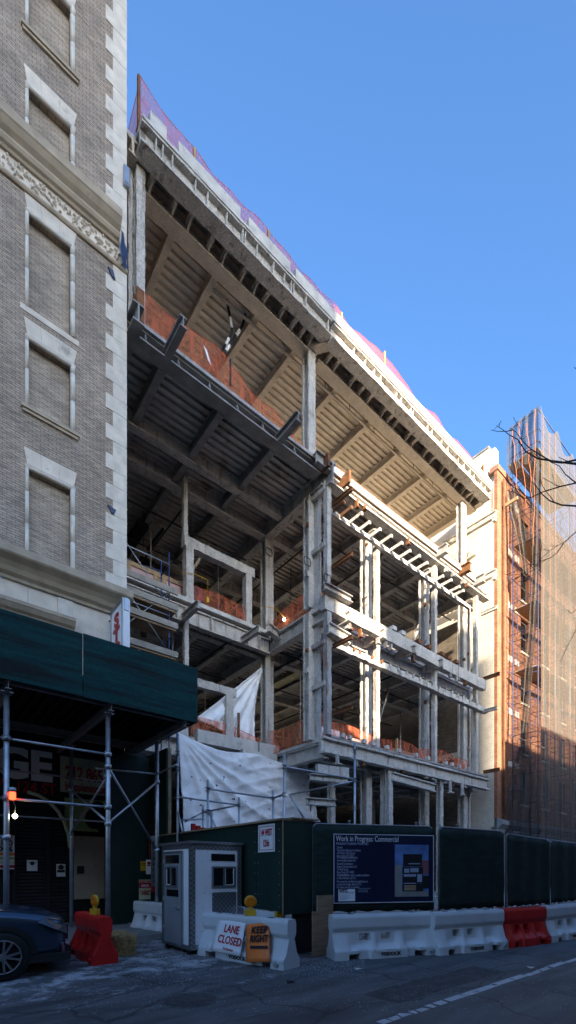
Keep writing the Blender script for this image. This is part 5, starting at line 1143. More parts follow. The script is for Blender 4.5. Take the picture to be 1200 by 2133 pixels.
bb = MB(); bb.box(XH-.06, XH+.5, 6.74, 14.2, 2.584, 2.62); bb.box(XH+.2, 6.3, 6.70, 7.1, 2.622, 2.65); bb.build('top_board', 'ply', HB)
for y in (7.2, 9.3, 11.5, 13.6): MB().box(XH+.05, XH+.14, y, y+.09, .02, 2.58).build('stud', 'wood', HB)
MB().box(XH+.31, 6.21, 6.80, 6.86, .02, .8).build('lower_board', 'black', HB)
# tall dark screen wall at the end of the shed
TW = thing('screen_wall', 'tall dark green plywood screen closing the end of the sidewalk shed', 'screen wall', (5.5, 13, 0))
MB().box(5.46, 5.5, 11.9, 14.2, 2.64, 5.0).build('panel', 'hoard', TW)
for y in (11.9, 13.0, 14.1): MB().box(5.51, 5.6, y, y+.09, .14, 5.0).build('stud', 'wood', TW)
# address sign on the hoarding
p = onX(555, 1746, XH-.012)
t = thing('address_sign', 'white sign with red border reading 144 WEST 125th on the green hoarding', 'sign', p)
a, c = onX(538, 1746, XH-.012).y, onX(572, 1746, XH-.012).y; w = a-c; h = .54
MB().box(XH-.012, XH-.002, c, a, p.z-h/2, p.z+h/2).build('panel', 'sign_white', t)
bb = MB(); e = .035
for y0, y1, z0, z1 in ((c+e, a-e, p.z+h/2-e-.012, p.z+h/2-e), (c+e, a-e, p.z-h/2+e, p.z-h/2+e+.012), (c+e, c+e+.012, p.z-h/2+e, p.z+h/2-e), (a-e-.012, a-e, p.z-h/2+e, p.z+h/2-e)): bb.box(XH-.016, XH-.0125, y0, y1, z0, z1)
bb.build('border', 'sign_red', t)
text('lettering', '144 WEST', .185, (XH-.016, (a+c)/2, p.z+.05), (0, -1, 0), 'sign_red', t, 'CENTER', bold=.004, sx=(w-.1)/.92)
text('lettering', '125th', .185, (XH-.016, (a+c)/2, p.z-.16), (0, -1, 0), 'sign_red', t, 'CENTER', bold=.004, sx=(w-.1)/.92)
# fence panels, each a pipe frame on posts carrying a dark green mesh screen
def fence_panel(P0, P1, z0, z1a, z1b, label, r=.09, screen_bottom=.82):
    P0, P1 = Vector((P0[0], P0[1], 0)), Vector((P1[0], P1[1], 0)); d = (P1-P0); ln = d.length; d.normalize(); n = Vector((-d.y, d.x, 0))
    if n.y > 0: n = -n
    t = thing('fence_panel', label, 'fence panel', P0, 0, 'screened fence panels round the site')
    W = lambda s, z, o=0.: P0+d*s+n*o+Vector((0, 0, z))
    zt = lambda s: z1a+(z1b-z1a)*s/ln
    bb = MB(); arc = [W(.02, .05)]+[W(.02+r-r*math.cos(q), zt(0)-r+r*math.sin(q)) for q in [PI/2*k/5 for k in range(6)]]+[W(ln-.02-r+r*math.sin(q), zt(ln)-r+r*math.cos(q)) for q in [PI/2*k/5 for k in range(6)]]+[W(ln-.02, .05)]
    bb.path(arc, .021, 8); bb.tube(W(.02, screen_bottom-.05), W(ln-.02, screen_bottom-.05), .018, 6); bb.build('frame', 'fence_pipe', t)
    G = []; nx, nz = 30, 12
    for i in range(nz+1):
        v = i/nz; G.append([W(.0+ln*j/nx, (zt(ln*j/nx)-.02-(r*.55*max(0, 1-min(j, nx-j)/1.2) if i == 0 else 0))*(1-v)+screen_bottom*v+.015*math.sin(j*1.3)*(v > .95), .03+.012*noise.noise(Vector((j*.35, i*.5, P0.x)))+.012*math.cos(j/nx*6*PI)) for j in range(nx+1)])
    s = MB(); s.grid(G); so = s.build('mesh_screen', 'screen', t); md = so.modifiers.new('thick', 'SOLIDIFY'); md.thickness = .004
    for f in (.3, .86):
        bb = MB(); bb.tube(W(ln*f, .02, -.04), W(ln*f, zt(ln*f)+.05, -.04), .024, 8); bb.lathe([(.03, 0), (.03, .03), (.02, .045)], W(ln*f, zt(ln*f)+.05, -.04), 8); bb.build('post', 'fence_pipe', t)
    return t, W, ln
fp, W, ln = fence_panel((6.12, 6.7), (8.42, 5.5), 0, 2.555, 2.545, 'screened fence panel carrying the navy work in progress sign')
fence_panel((8.52, 5.44), (10.34, 4.97), 0, 2.54, 2.516, 'screened fence panel right of the navy sign, behind the barrier with a yellow square')
fence_panel((10.42, 4.94), (12.3, 4.78), 0, 2.46, 2.40, 'darker screened fence panel behind the red barrier')
fence_panel((12.36, 4.77), (14.6, 4.72), 0, 2.39, 2.36, 'screened fence panel cut by the right edge of the view')
fence_panel((14.7, 4.72), (17.2, 4.72), 0, 2.36, 2.36, 'farthest screened fence panel beyond the view on the right')
bb = MB()   # guard rail beyond the fence
for z in (2.62, 2.5): bb.tube((15.5, 6.6, z), (20, 6.6, z), .02, 6)
for x in (15.5, 17, 18.5, 20): bb.tube((x, 6.6, 0), (x, 6.6, 2.7), .025, 6)
tag(bb.build('guard_rail', 'galv', None, origin=(17.5, 6.6, 0)), 'grey pipe guard rail showing over the fence at far right', 'guard rail')
# plywood piece and concrete barrier in the gap left of the first barrier
bb = MB(); pa = gnd(642, 2003); bb.box(6.0, 6.42, 6.42, 6.45, .01, 1.16); bb.box(5.88, 5.995, 6.42, 6.45, .01, .86); tag(bb.build('plywood_sheet', 'ply', None, origin=(6.2, 6.43, 0)), 'brown plywood sheet propped under the fence beside the white barrier', 'plywood sheet')
JB = thing('concrete_barrier', 'white painted concrete barrier with a yellow end under the green hoarding', 'barrier', (5.75, 7.5, 0))
prof = [(-.3, 0), (.3, 0), (.3, .08), (.14, .36), (.08, .84), (-.08, .84), (-.14, .36), (-.3, .08)]
bb = MB(); bb.prism([(5.5+x, 7.0, z) for x, z in prof], (0, 3., 0)); bb.build('body', 'white_plastic', JB)
bb = MB(); bb.prism([(5.5+x*1.02, 6.93, z*1.01) for x, z in prof], (0, .065, 0)); bb.build('yellow_end', 'yellow', JB)

# ================================================================ WORK IN PROGRESS SIGN
P0 = Vector((6.12, 6.7, 0)); d = (Vector((8.42, 5.5, 0))-P0); ln = d.length; d.normalize(); n = Vector((d.y, -d.x, 0))
def ray_fence(px, py, off=.07):
    u = (px-CXP)/FPX; dr = Vector((SX+CY*u, CY-SX*u, (HOR-py)/FPX)); q = P0+n*off; t_ = (q.dot(n))/(dr.dot(n)); return dr*t_+Vector((0, 0, EYE))
q0, q1, q2, q3 = ray_fence(691, 1740), ray_fence(901, 1737), ray_fence(906, 1876), ray_fence(699, 1885)
zc0, zc1 = (q0.z+q1.z)/2, (q2.z+q3.z)/2; s0 = ((q0-P0).dot(d)+(q3-P0).dot(d))/2; s1 = ((q1-P0).dot(d)+(q2-P0).dot(d))/2
SW, SHh = s1-s0, zc0-zc1
WS = thing('progress_sign', 'navy Work in Progress Commercial construction sign with white text and building picture', 'sign', P0+d*s0+n*.07+Vector((0, 0, zc1)))
WS.rotation_euler = (0, 0, math.atan2(d.y, d.x))   # local x along the fence, local -y toward the street
MB().box(0, SW, 0, .012, 0, SHh).build('panel', 'sign_navy', WS, local=True)
bb = MB(); e = .012
for x0, x1, z0, z1 in ((0, SW, SHh-e, SHh), (0, SW, 0, e), (0, e, e, SHh-e), (SW-e, SW, e, SHh-e)): bb.box(x0, x1, -.004, -.0005, z0, z1)
bb.build('border', 'ink_white', WS, local=True)
F = lambda s, f: (SW*s, -.003, SHh*(1-f))
def st_(body, size, s, f, m='ink_white', bold=.0, sx=1.): return text('lettering', body, size, F(s, f), (1, 0, 0), m, WS, bold=bold, local=True, ext=.0008, sx=sx, line=.86)
k = SHh/1.28
st_('Work in Progress: Commercial', .148*k, .022, .105, bold=.0, sx=SW*.70/(2.14*k))
sxx = SW*.33/(1.08*k)
st_('Anticipated Completion: Winter 2022', .072*k, .022, .155, 'ink_grey', .001, sxx*.92)
for body, f in (('Owner:\nThe Studio Museum in Harlem\n144 West 125th Street\nNew York, NY 10027', .21), ('For additional information:\nwww.studiomuseum.org', .355), ('General Contractor:\nSciame Construction LLC\n14 Wall Street\nNew York, NY 10005\n212-232-2200', .445), ('To anonymously report unsafe conditions\nat this worksite, call 311.', .61), ('Para reportar condiciones peligrosas en\nun sitio de trabajo, llame al 311.\nNo tiene que dar su nombre.', .70)): st_(body, .061*k, .03, f, 'ink_grey', .0012, sxx)
st_('To see other permits issued\non this property, visit\nwww.nyc.gov/buildings', .035*k, .235, .795, 'ink_grey', .0, sxx)
MB().box(SW*.045, SW*.205, -.006, -.0008, SHh*.03, SHh*.205).build('permit_label', 'ink_white', WS, local=True)
bb = MB(); bb.box(SW*.055, SW*.195, -.008, -.0062, SHh*.148, SHh*.155)
for j in range(5): bb.box(SW*.055, SW*(.12+.012*(j*7 % 5)), -.008, -.0062, SHh*(.05+.017*j), SHh*(.053+.017*j))
bb.build('permit_print', 'sign_black', WS, local=True)
text('lettering', 'NYC', .075*k, (SW*.055, -.0075, SHh*.165), (1, 0, 0), 'sign_black', WS, bold=.006, local=True, ext=.0005)
# printed picture: sky, neighbours and a stack of dark boxes with lit windows
x0, x1, zb, zt_ = SW*.60, SW*.945, SHh*.085, SHh*.855; pw, ph = x1-x0, zt_-zb
bb = MB(); bb.box(x0, x1, -.005, -.0006, zb, zt_); pic = bb.build('picture', 'poster_sky', WS, local=True)
def pr(m, rects, name, dy):
    bb = MB()
    for a, c, u, v in rects: bb.box(x0+pw*a, x0+pw*c, -dy-.0012, -dy, zb+ph*(1-v), zb+ph*(1-u))
    bb.build(name, m, pic, local=True)
pr('steel_dark', [(.0, .2, .39, .9), (.0, 1., .9, 1.)], 'printed_street', .0052)
pr('printed_pink', [(.8, 1, .3, .57)], 'printed_neighbour', .0054)
pr('sign_black', [(.24, .8, .18, .38), (.24, .8, .381, .42), (.22, .83, .43, .565), (.22, .83, .57, .75), (.22, .84, .755, .9), (.82, 1, .6, .85)], 'printed_tower', .0066)
pr('ink_grey', [(.27, .42, .46, .54), (.45, .7, .45, .53), (.26, .62, .57, .615), (.66, .8, .57, .72), (.26, .62, .735, .75), (.4, .75, .355, .375)], 'printed_windows', .008)
pr('ply', [(.27, .62, .78, .88)], 'printed_lobby', .0082)

# ================================================================ WATER BARRIERS
def barrier_mesh(L_=1.9, H=.82):
    """hollow plastic barrier: fat top rail, recessed pockets with two through holes, fork slots"""
    nx, nz = 57, 30
    def f(x, z):
        t = z/H
        if t > .70: y = .125-.03*max(0, (t-.93)/.07)
        elif t > .60: y = .125-.045*(.70-t)/.10
        elif t > .22: y = .08+(.60-t)/.38*.14
        else: y = .235
        if .22 < t < .60:
            cs = [.14, .70, 1.22, 1.76]; w = [.20, .09, .09, .20]; on = max(min(1, max(0, 1.5-abs(x-c)/(wd*.75+.035*(.6-t)))) for c, wd in zip(cs, w)); y = .085+(y-.085)*on+(1-on)*max(0, (.32-t))*.9
        if t <= .22 and (.40 < x < .62 or 1.30 < x < 1.52): y -= .05
        e = min(x, L_-x)
        if e < .05: y *= .90+.1*e/.05
        return y
    holes = lambda xc, zc: (.47 < xc < .66 or .86 < xc < 1.06) and .40 < zc/H < .575 or (zc/H < .15 and (.24 < xc < .44 or 1.46 < xc < 1.66))
    bm = bmesh.new(); V = {}
    for s in (-1, 1):
        for i in range(nx+1):
            for j in range(nz+1): x, z = L_*i/nx, H*j/nz; V[s, i, j] = bm.verts.new((x, s*f(x, z), z))
    ok = lambda i, j: 0 <= i < nx and 0 <= j < nz and not holes(L_*(i+.5)/nx, H*(j+.5)/nz)
    for i in range(nx):
        for j in range(nz):
            if not ok(i, j): continue
            for s in (-1, 1):
                q = bm.faces.new([V[s, i, j], V[s, i+1, j], V[s, i+1, j+1], V[s, i, j+1]]); q.smooth = True
            for (di, dj), (a, c) in (((-1, 0), ((i, j), (i, j+1))), ((1, 0), ((i+1, j), (i+1, j+1))), ((0, -1), ((i, j), (i+1, j))), ((0, 1), ((i, j+1), (i+1, j+1)))):
                if not ok(i+di, j+dj): bm.faces.new([V[-1, a[0], a[1]], V[-1, c[0], c[1]], V[1, c[0], c[1]], V[1, a[0], a[1]]])
    bmesh.ops.recalc_face_normals(bm, faces=bm.faces)
    for e_ in bm.edges:
        if len(e_.link_faces) == 2 and e_.calc_face_angle(0) > .9: e_.smooth = False
    me = bpy.data.meshes.new('body'); bm.to_mesh(me); bm.free(); return me
BME = barrier_mesh(); BMR = BME.copy(); BME.materials.append(M['white_plastic']); BMR.materials.append(M['red_plastic'])
def barrier(P0, ang, label, red=False, dz=0.):
    t = thing('water_barrier', label, 'barrier', (P0[0], P0[1], dz), ang, 'plastic water barriers along the closed lane')
    o = bpy.data.objects.new('body', BMR if red else BME); C.objects.link(o); o.parent = t
    bb = MB(); bb.lathe([(.045, -.012), (.05, 0), (.05, .02)], (1.78, -.248, .085), 14, 'y'); bb.lathe([(.022, -.02), (.024, -.0)], (1.78, -.248, .085), 10, 'y'); bb.build('drain_plug', 'red_plastic' if red else 'galv', t, local=True)
    if not red: text('lettering', 'YODOCK', .085, (.98, -.243, .055), (1, 0, 0), 'sign_black', t, 'CENTER', bold=.004, local=True, ext=.002)
    for s in (.35, 1.5): bb = MB(); bb.lathe([(.07, -.006), (.06, .008)], (s, 0, .815), 12); bb.build('fill_cap', 'sign_black' if not red else 'red_plastic', t, local=True)
    return t
a1 = gnd(704, 2001); b1 = gnd(917, 1987)
def along(pa, pb): return math.atan2(pb.y-pa.y, pb.x-pa.x)
def front(px, py): return gnd(px, py)
def place(pa, pb, label, red=False, sc=True):
    """front lower edge runs from pa to pb"""
    ang = along(pa, pb); n = Vector((-math.sin(ang), math.cos(ang), 0)); o = pa+n*.245
    t = barrier((o.x, o.y), ang, label, red)
    if sc: t.scale = ((pb-pa).length/1.9*1.0, 1, 1)
    return t
place(gnd(700, 2003), gnd(914, 1989), 'white water barrier below the navy sign, between plywood and yellow square barrier')
by = place(gnd(917, 1992), gnd(1062, 1977), 'white water barrier with a small yellow square on its top rail')
q = gnd(935, 1990); ang = along(gnd(917, 1992), gnd(1062, 1977)); dd = Vector((math.cos(ang), math.sin(ang), 0)); nn = Vector((math.sin(ang), -math.cos(ang), 0)); q = gnd(917, 1992)+dd*.22-nn*.285+nn*.135
bb = MB(); bb.prism([q+dd*u+Vector((0, 0, z)) for u, z in ((0, .63), (.13, .63), (.13, .76), (0, .76))], nn*.012); tag(bb.build('reflector', 'yellow', None, origin=q), 'small yellow square reflector stuck on the second white barrier', 'reflector')
place(gnd(1064, 1976), gnd(1151, 1965.5), 'red water barrier between two white ones below the dark fence', True)
place(gnd(1153, 1965), gnd(1243, 1948), 'white water barrier cut off by the right edge beyond the red one')
barrier((14.6, 4.5), -.02, 'white water barrier out of view right of the fence line')
wl = place(gnd(408, 1989), gnd(588, 2023), 'white water barrier carrying the lane closed and keep right signs')
place(gnd(268, 1941), gnd(336, 1953), 'dirty white water barrier on the sidewalk behind the guard booth', sc=False)
place(gnd(140, 1986), gnd(190, 2013), 'red water barrier standing alone beside the dark car', True)
# amber lights
def warn_light(P, rz, label, h=.36):
    t = thing('warning_light', label, 'warning light', P, rz, 'amber warning lights on the barriers')
    bb = MB(); bb.box(-.10, .10, -.05, .05, 0, .11); bb.box(-.03, .03, -.03, .03, .111, .16); bb.build('battery_box', 'yellow', t, local=True, bevel=.008)
    bb = MB(); bb.lathe([(.02, -.042), (.045, -.03), (.055, -.038), (.085, -.03), (.098, -.02), (.098, .02), (.085, .03), (.02, .042)], (0, 0, .255), 20, 'y'); bb.build('lens', 'amber', t, local=True)
    bb = MB(); bb.lathe([(.10, -.022), (.112, -.018), (.112, .018), (.10, .022)], (0, 0, .255), 20, 'y', caps=False); bb.build('rim', 'yellow', t, local=True); return t
L0 = gnd(408, 1989); L1 = gnd(588, 2023); dl = (L1-L0).normalized(); nl = Vector((-dl.y, dl.x, 0)); angl = along(L0, L1)
WSIDE = L0+nl*.245
p = WSIDE+dl*1.25; warn_light((p.x, p.y, .822), angl+.9, 'amber warning light on the barrier above the keep right sign')
R0 = gnd(140, 1986); R1 = gnd(190, 2013); dr_ = (R1-R0).normalized(); nr = Vector((-dr_.y, dr_.x, 0)); p = R0+nr*.245+dr_*.95; warn_light((p.x, p.y, .822), along(R0, R1)+.25, 'amber warning light on the red barrier beside the car')
B0 = gnd(268, 1941); B1 = gnd(336, 1953); p = B0+(B1-B0).normalized()*1.25+Vector((-(B1-B0).y, (B1-B0).x, 0)).normalized()*.285; warn_light((p.x, p.y, .822), 1., 'amber warning light on the barrier behind the guard booth')
bb = MB(); bb.path([WSIDE+dl*.78+Vector((0, 0, .8)), WSIDE+dl*.80+Vector((0, 0, .93)), WSIDE+dl*.86+Vector((0, 0, .97)), WSIDE+dl*1.08+Vector((0, 0, .97)), WSIDE+dl*1.16+Vector((0, 0, .92)), WSIDE+dl*1.18+Vector((0, 0, .8))], .012, 6); tag(bb.build('carry_handle', 'alu', None, origin=WSIDE+dl*.95+Vector((0, 0, .8))), 'bent grey metal hoop on top of the signed white barrier', 'hoop')
# signs leaning on the white barrier; flat sheets, slightly bent
def lean_sign(name, label, quad, m, bend=.02):
    """quad: world corners TL TR BR BL"""
    TL, TR, BR, BL = [Vector(q) for q in quad]; nrm = (TR-TL).cross(TL-BL).normalized()
    if nrm.dot(Vector((-1, -1, 0))) < 0: nrm = -nrm
    t = thing(name, label, 'sign', BL); G = []
    for i in range(9):
        v = i/8; G.append([(TL*(1-j/8)+TR*j/8)*(1-v)+(BL*(1-j/8)+BR*j/8)*v+nrm*bend*math.sin(j/8*PI)*(.4+.6*v) for j in range(9)])
    bb = MB(); bb.grid(G); o = bb.build('sheet', m, t); s = o.modifiers.new('thick', 'SOLIDIFY'); s.thickness = .006; s.offset = 0
    return t, nrm
def on_plane(px, py, P, n_):
    u = (px-CXP)/FPX; dr = Vector((SX+CY*u, CY-SX*u, (HOR-py)/FPX)); o = Vector((0, 0, EYE)); s = (P-o).dot(n_)/dr.dot(n_); return o+dr*s
nf = -nl     # outward normal of the front of the signed barrier
tilt = (nf+Vector((0, 0, .32))).normalized()
PA = L0+nf*.06+Vector((0, 0, .12))
Q = lambda px, py: on_plane(px, py, PA, tilt)
t1, n1 = lean_sign('lane_sign', 'white corrugated LANE CLOSED sign leaning on the white barrier', [Q(456, 1913), Q(512, 1921), Q(500, 1992), Q(438, 1979)], 'sign_white', .015)
xd = (Q(505, 1952)-Q(455, 1942)).normalized(); up = (n1.cross(xd)).normalized(); up = up if up.z > 0 else -up
def lt(body, px, py, wpx, hpx, par, m, nn_, xd_, up_, bold=.004, off=.022):
    o = Q(px, py)+nn_*off; wd = (Q(px+wpx, py+wpx*.2)-Q(px, py)).length; hh = (Q(px, py)-Q(px, py-hpx)).length
    ob = text('lettering', body, hh*1.38, o, xd_, m, par, bold=bold, up=up_, ext=.001)
    w0 = max(v.co.dot(Vector(xd_)) for v in ob.data.vertices)-min(v.co.dot(Vector(xd_)) for v in ob.data.vertices)
    base = Vector(o)-par.location; xd_ = Vector(xd_)
    for v in ob.data.vertices: k_ = (v.co-base).dot(xd_); v.co += xd_*(k_*(wd/w0-1))
    return ob
lt('LANE', 467, 1941, 30, 16, t1, 'sign_red', n1, xd, up); lt('CLOSED', 454, 1962, 48, 16, t1, 'sign_red', n1, xd, up); lt('Sciame', 465, 1978, 21, 6, t1, 'sign_red', n1, xd, up, .001)
t2, n2 = lean_sign('keep_right_sign', 'orange reflective KEEP RIGHT sign leaning on the white barrier end', [Q(513, 1926), Q(561, 1922), Q(562, 2004), Q(512, 2005)], 'sign_orange', .03)
xd2 = (Q(560, 1950)-Q(514, 1951)).normalized(); up2 = n2.cross(xd2).normalized(); up2 = up2 if up2.z > 0 else -up2
def lt2(body, px, py, wpx, hpx):
    o = Q(px, py)+n2*.04; wd = (Q(px+wpx, py)-Q(px, py)).length; hh = (Q(px, py)-Q(px, py-hpx)).length
    ob = text('lettering', body, hh*1.38, o, xd2, 'sign_black', t2, bold=.006, up=up2, ext=.001); base = Vector(o)-t2.location
    w0 = max((v.co-base).dot(xd2) for v in ob.data.vertices)
    for v in ob.data.vertices: k_ = (v.co-base).dot(xd2); v.co += xd2*(k_*(wd/w0-1))
lt2('KEEP', 526, 1945, 34, 14); lt2('RIGHT', 523, 1963, 38, 14)
bb = MB(); bb.bar(Q(524, 1974)+n2*.04, Q(560, 1974)+n2*.035, .004, .05, up2); bb.build('bar', 'sign_black', t2)

# ================================================================ GUARD BOOTH
GX0, GX1, GY0, GY1, GZ0, GZ1 = 4.17, 5.33, 8.02, 9.30, .10, 2.16
GB = thing('guard_booth', 'white guard booth with grey door and tread plate corners', 'guard booth', (4.75, 8.66, 0))
MB().box(GX0, GX1, GY0, GY1, GZ0, GZ1).build('body', 'booth', GB)
for x, y in ((GX0, GY0), (GX1, GY0), (GX0, GY1), (GX1, GY1)):
    bb = MB(); sx_ = 1 if x == GX0 else -1; sy_ = 1 if y == GY0 else -1
    bb.box(*sorted((x-.006*sx_, x+.10*sx_)), *sorted((y-.006*sy_, y-.001*sy_)), GZ0+.002, GZ1-.002); bb.box(*sorted((x-.007*sx_, x-.001*sx_)), *sorted((y-.0055*sy_, y+.07*sy_)), GZ0+.002, GZ1-.002); bb.build('corner_plate', 'tread', GB)
bb = MB(); bb.box(GX0-.04, GX1+.04, GY0-.04, GY1+.04, GZ1, GZ1+.05); bb.build('roof', 'alu', GB)
bb = MB(); bb.box(GX0-.009, GX1+.009, GY0-.009, GY0-.0065, GZ1-.11, GZ1-.001); bb.box(GX0-.0095, GX0-.0075, GY0-.009, GY1, GZ1-.10, GZ1-.001); bb.box(GX0-.0095, GX0-.0075, GY0-.009, GY1, GZ0, GZ0+.09); bb.build('plate_band', 'tread', GB)
bb = MB()
for y in (GY0+.1, GY1-.2): bb.box(GX0+.02, GX1-.02, y, y+.1, 0, .098)
bb.build('skids', 'black', GB)
# door on the left side
dy0, dy1 = 8.36, 9.13; X_ = GX0
dr = MB(); dr.box(X_-.028, X_-.008, dy0, dy1, .16, 1.98); do = dr.build('door', 'door_grey', GB)
bb = MB()
for y0, y1, z0, z1 in ((dy0-.05, dy0-.003, .12, 2.03), (dy1+.003, dy1+.05, .12, 2.03), (dy0-.003, dy1+.003, 1.983, 2.03)): bb.box(X_-.035, X_-.008, y0, y1, z0, z1)
bb.build('door_frame', 'alu', GB)
def slider(par, ax, lo, hi, z0, z1, pos, sgn):
    """two-pane sliding window; ax is the axis it runs along"""
    fr_ = MB(); e = .035; mid = (lo+hi)/2
    def bx(bb, a, c, za, zb, o0, o1):
        o0, o1 = sorted((pos+sgn*o0, pos+sgn*o1))
        if ax == 'x': bb.box(a, c, o0, o1, za, zb)
        else: bb.box(o0, o1, a, c, za, zb)
    for a, c, za, zb in ((lo, hi, z1-e, z1), (lo, hi, z0, z0+e), (lo, lo+e, z0+e, z1-e), (hi-e, hi, z0+e, z1-e), (mid-.022, mid+.022, z0+e, z1-e)): bx(fr_, a, c, za, zb, .002, .03)
    w = fr_.build('window', 'alu', par); g = MB(); bx(g, lo+e, hi-e, z0+e, z1-e, .002, .012); g.build('pane', 'glass_dk', w)
    g = MB(); bx(g, mid+.024, mid+.036, z0+e+.01, z1-e-.01, .013, .026); bx(g, mid+.036, hi-e-.01, z0+e+.006, z0+e+.02, .013, .026); bx(g, hi-e-.02, hi-e-.008, z0+e+.01, z1-e-.01, .013, .026); g.build('sash', 'sign_white', w); return w
slider(do, 'y', dy0+.14, dy1-.10, 1.30, 1.72, X_-.028, -1)
bb = MB(); bb.box(X_-.034, X_-.0285, dy0+.09, dy1-.05, 1.78, 1.95); bb.build('upper_vent', 'glass_dk', do)
bb = MB(); bb.box(X_-.034, X_-.0285, dy0+.12, dy1-.12, 1.11, 1.25); bb.build('lower_vent', 'glass_dk', do)
bb = MB(); bb.lathe([(.03, -.02), (.03, 0), (.012, .0), (.012, .05)], (X_-.034, dy0+.09, .88), 10, 'x'); bb.bar((X_-.085, dy0+.08, .88), (X_-.085, dy0+.22, .885), .02, .022); bb.build('handle', 'galv', do)
slider(GB, 'x', 4.63, 5.18, 1.30, 1.72, GY0, -1)
MB().box(4.62, 5.17, GY0-.012, GY0-.001, 1.83, 1.97).build('louvre', 'glass_dk', GB)
MB().box(4.64, 5.20, GY0-.012, GY0-.001, .55, 1.20).build('kick_plate', 'tread', GB)
bb = MB(); rr = random.Random(2)
for k in range(16): x, z = rr.uniform(4.3, 4.62), rr.uniform(.2, 2.0); bb.lathe([(.006, -.006), (.006, -.001)], (x, GY0, z), 6, 'y')
bb.build('screws', 'black', GB)
MB().box(4.26, 4.34, GY0+.3, GY0+.5, .0, .05).build('wheel_chock', 'rubber', GB)

for z in (.4, 1.0, 1.75): bb = MB(); bb.tube((X_-.04, dy1+.01, z), (X_-.04, dy1+.01, z+.1), .012, 8); bb.build('hinge', 'galv', do)
bb = MB(); rr = random.Random(6)
for k in range(12): x, z = rr.uniform(4.3, 5.25), rr.uniform(.15, .7); bb.bar((x, GY0-.0015, z), (x+rr.uniform(-.06, .12), GY0-.0015, z+rr.uniform(-.05, .05)), .003, rr.uniform(.004, .016))
bb.build('scuff_marks', 'door_grey', GB)
MB().box(4.22, GX1-.02, GY0-.004, GY0-.0006, GZ0, GZ0+.10).build('skirt', 'alu', GB)
# ================================================================ STANDING SIGNS BY THE BOOTH
t, p, o, sb = notice(302, 1853, .34, .56, Y_=12.6, lines=0, m='sign_yel', label='red and cream HARD HAT AREA sign above the barrier behind the booth', bandm='sign_red')
for tx, sz, z, mm in (('HARD HAT', .085, .20, 'sign_red'), ('AREA', .10, .075, 'ink_white'), ('ALL VISITORS\nREPORT\nTO OFFICE', .05, -.06, 'sign_red')): text('lettering', tx, sz, o(0, z), (1, 0, 0), mm, t, 'CENTER', bold=.002, line=.9)
t, p, o, sb = notice(299, 1804, .18, .28, Y_=12.9, lines=2, m='yellow', label='small yellow notice on the dark green wall left of the booth')
t, p, o, sb = notice(310, 1806, .16, .42, Y_=12.88, lines=2, m='sign_white', label='white no smoking notice beside the yellow one')
bb = MB(); bb.lathe([(.05, -.01), (.05, -.002)], (p.x, 12.88, p.z+.11), 14, 'y'); bb.build('symbol', 'sign_red', t)
t, p, o, sb = notice(321, 1800, .16, 1.5, Y_=11.9, lines=0, m='alu', label='tall narrow grey sign strip with stacked letters behind the booth')
for k, ch in enumerate('ENTRANCE'): text('lettering', ch, .12, o(0, .55-.15*k), (1, 0, 0), 'sign_black', t, 'CENTER')
bb = MB(); bb.box(p.x-.07, p.x+.07, 11.89, 11.9, p.z-.74, p.z-.6); bb.build('band', 'sign_red', t)
SB = thing('panel_wall', 'dark green panelled wall at the back of the shed holding safety notices', 'wall', (4.9, 13.0, .13))
MB().box(4.15, 5.4, 12.95, 13.0, .13, 4.9).build('panel', 'hoard', SB)
MB().box(4.6, 4.68, 12.62, 12.66, .13, 1.2).build('stake', 'wood', SB) if False else None

# ================================================================ PIPE RAILS OVER THE HOARDING
PR = thing('pipe_scaffold', 'grey ringlock pipe rails standing above the green hoarding before the tarp', 'scaffold', (7.5, 10, 0))
def rosette(bb, p): bb.lathe([(.03, -.05), (.065, -.045), (.065, -.035), (.03, -.03), (.03, .03), (.065, .035), (.065, .045), (.03, .05)], p, 10)
ups = [(onY(592, 1700, 9.0).x, 9.0, onY(592, 1570, 9.0).z, (1597, 1655)), (onY(739, 1700, 9.0).x, 9.0, onY(739, 1548, 9.).z, (1565, 1624, 1682)), (onY(433, 1700, 9.8).x, 9.8, onY(433, 1625, 9.8).z, (1644, 1690)), (onY(569, 1700, 9.8).x, 9.8, onY(569, 1647, 9.8).z, (1663,)), (onY(498, 1700, 11.5).x, 11.5, onY(498, 1661, 11.5).z, (1677,)), (onY(370, 1700, 10.9).x, 10.9, onY(370, 1528, 10.9).z, (1568, 1600, 1660)), (onY(423, 1700, 13.2).x, 13.2, onY(423, 1678, 13.2).z, (1690,)), (onY(441, 1700, 9.9).x, 9.9, onY(441, 1690, 9.9).z, ())]
for x, y, zt, rs in ups:
    bb = MB(); bb.tube((x, y, .02), (x, y, zt), .034 if zt > 4 else .03, 10)
    for r_ in rs:
        d_ = y/(CY-SX*((onY(600, 1700, y).x*0)+(0))) if False else None
        # height of the joint from its picture row at this post's distance
        dd_ = x*SX+y*CY; rosette(bb, (x, y, EYE+dd_*(HOR-r_)/FPX))
    bb.build('upright', 'galv', PR)
Wp = lambda px, py, Y: tuple(onY(px, py, Y))
x739 = ups[1][0]; far = (x739, 11.9, EYE+(x739*SX+11.9*CY)*(HOR-1655)/FPX)
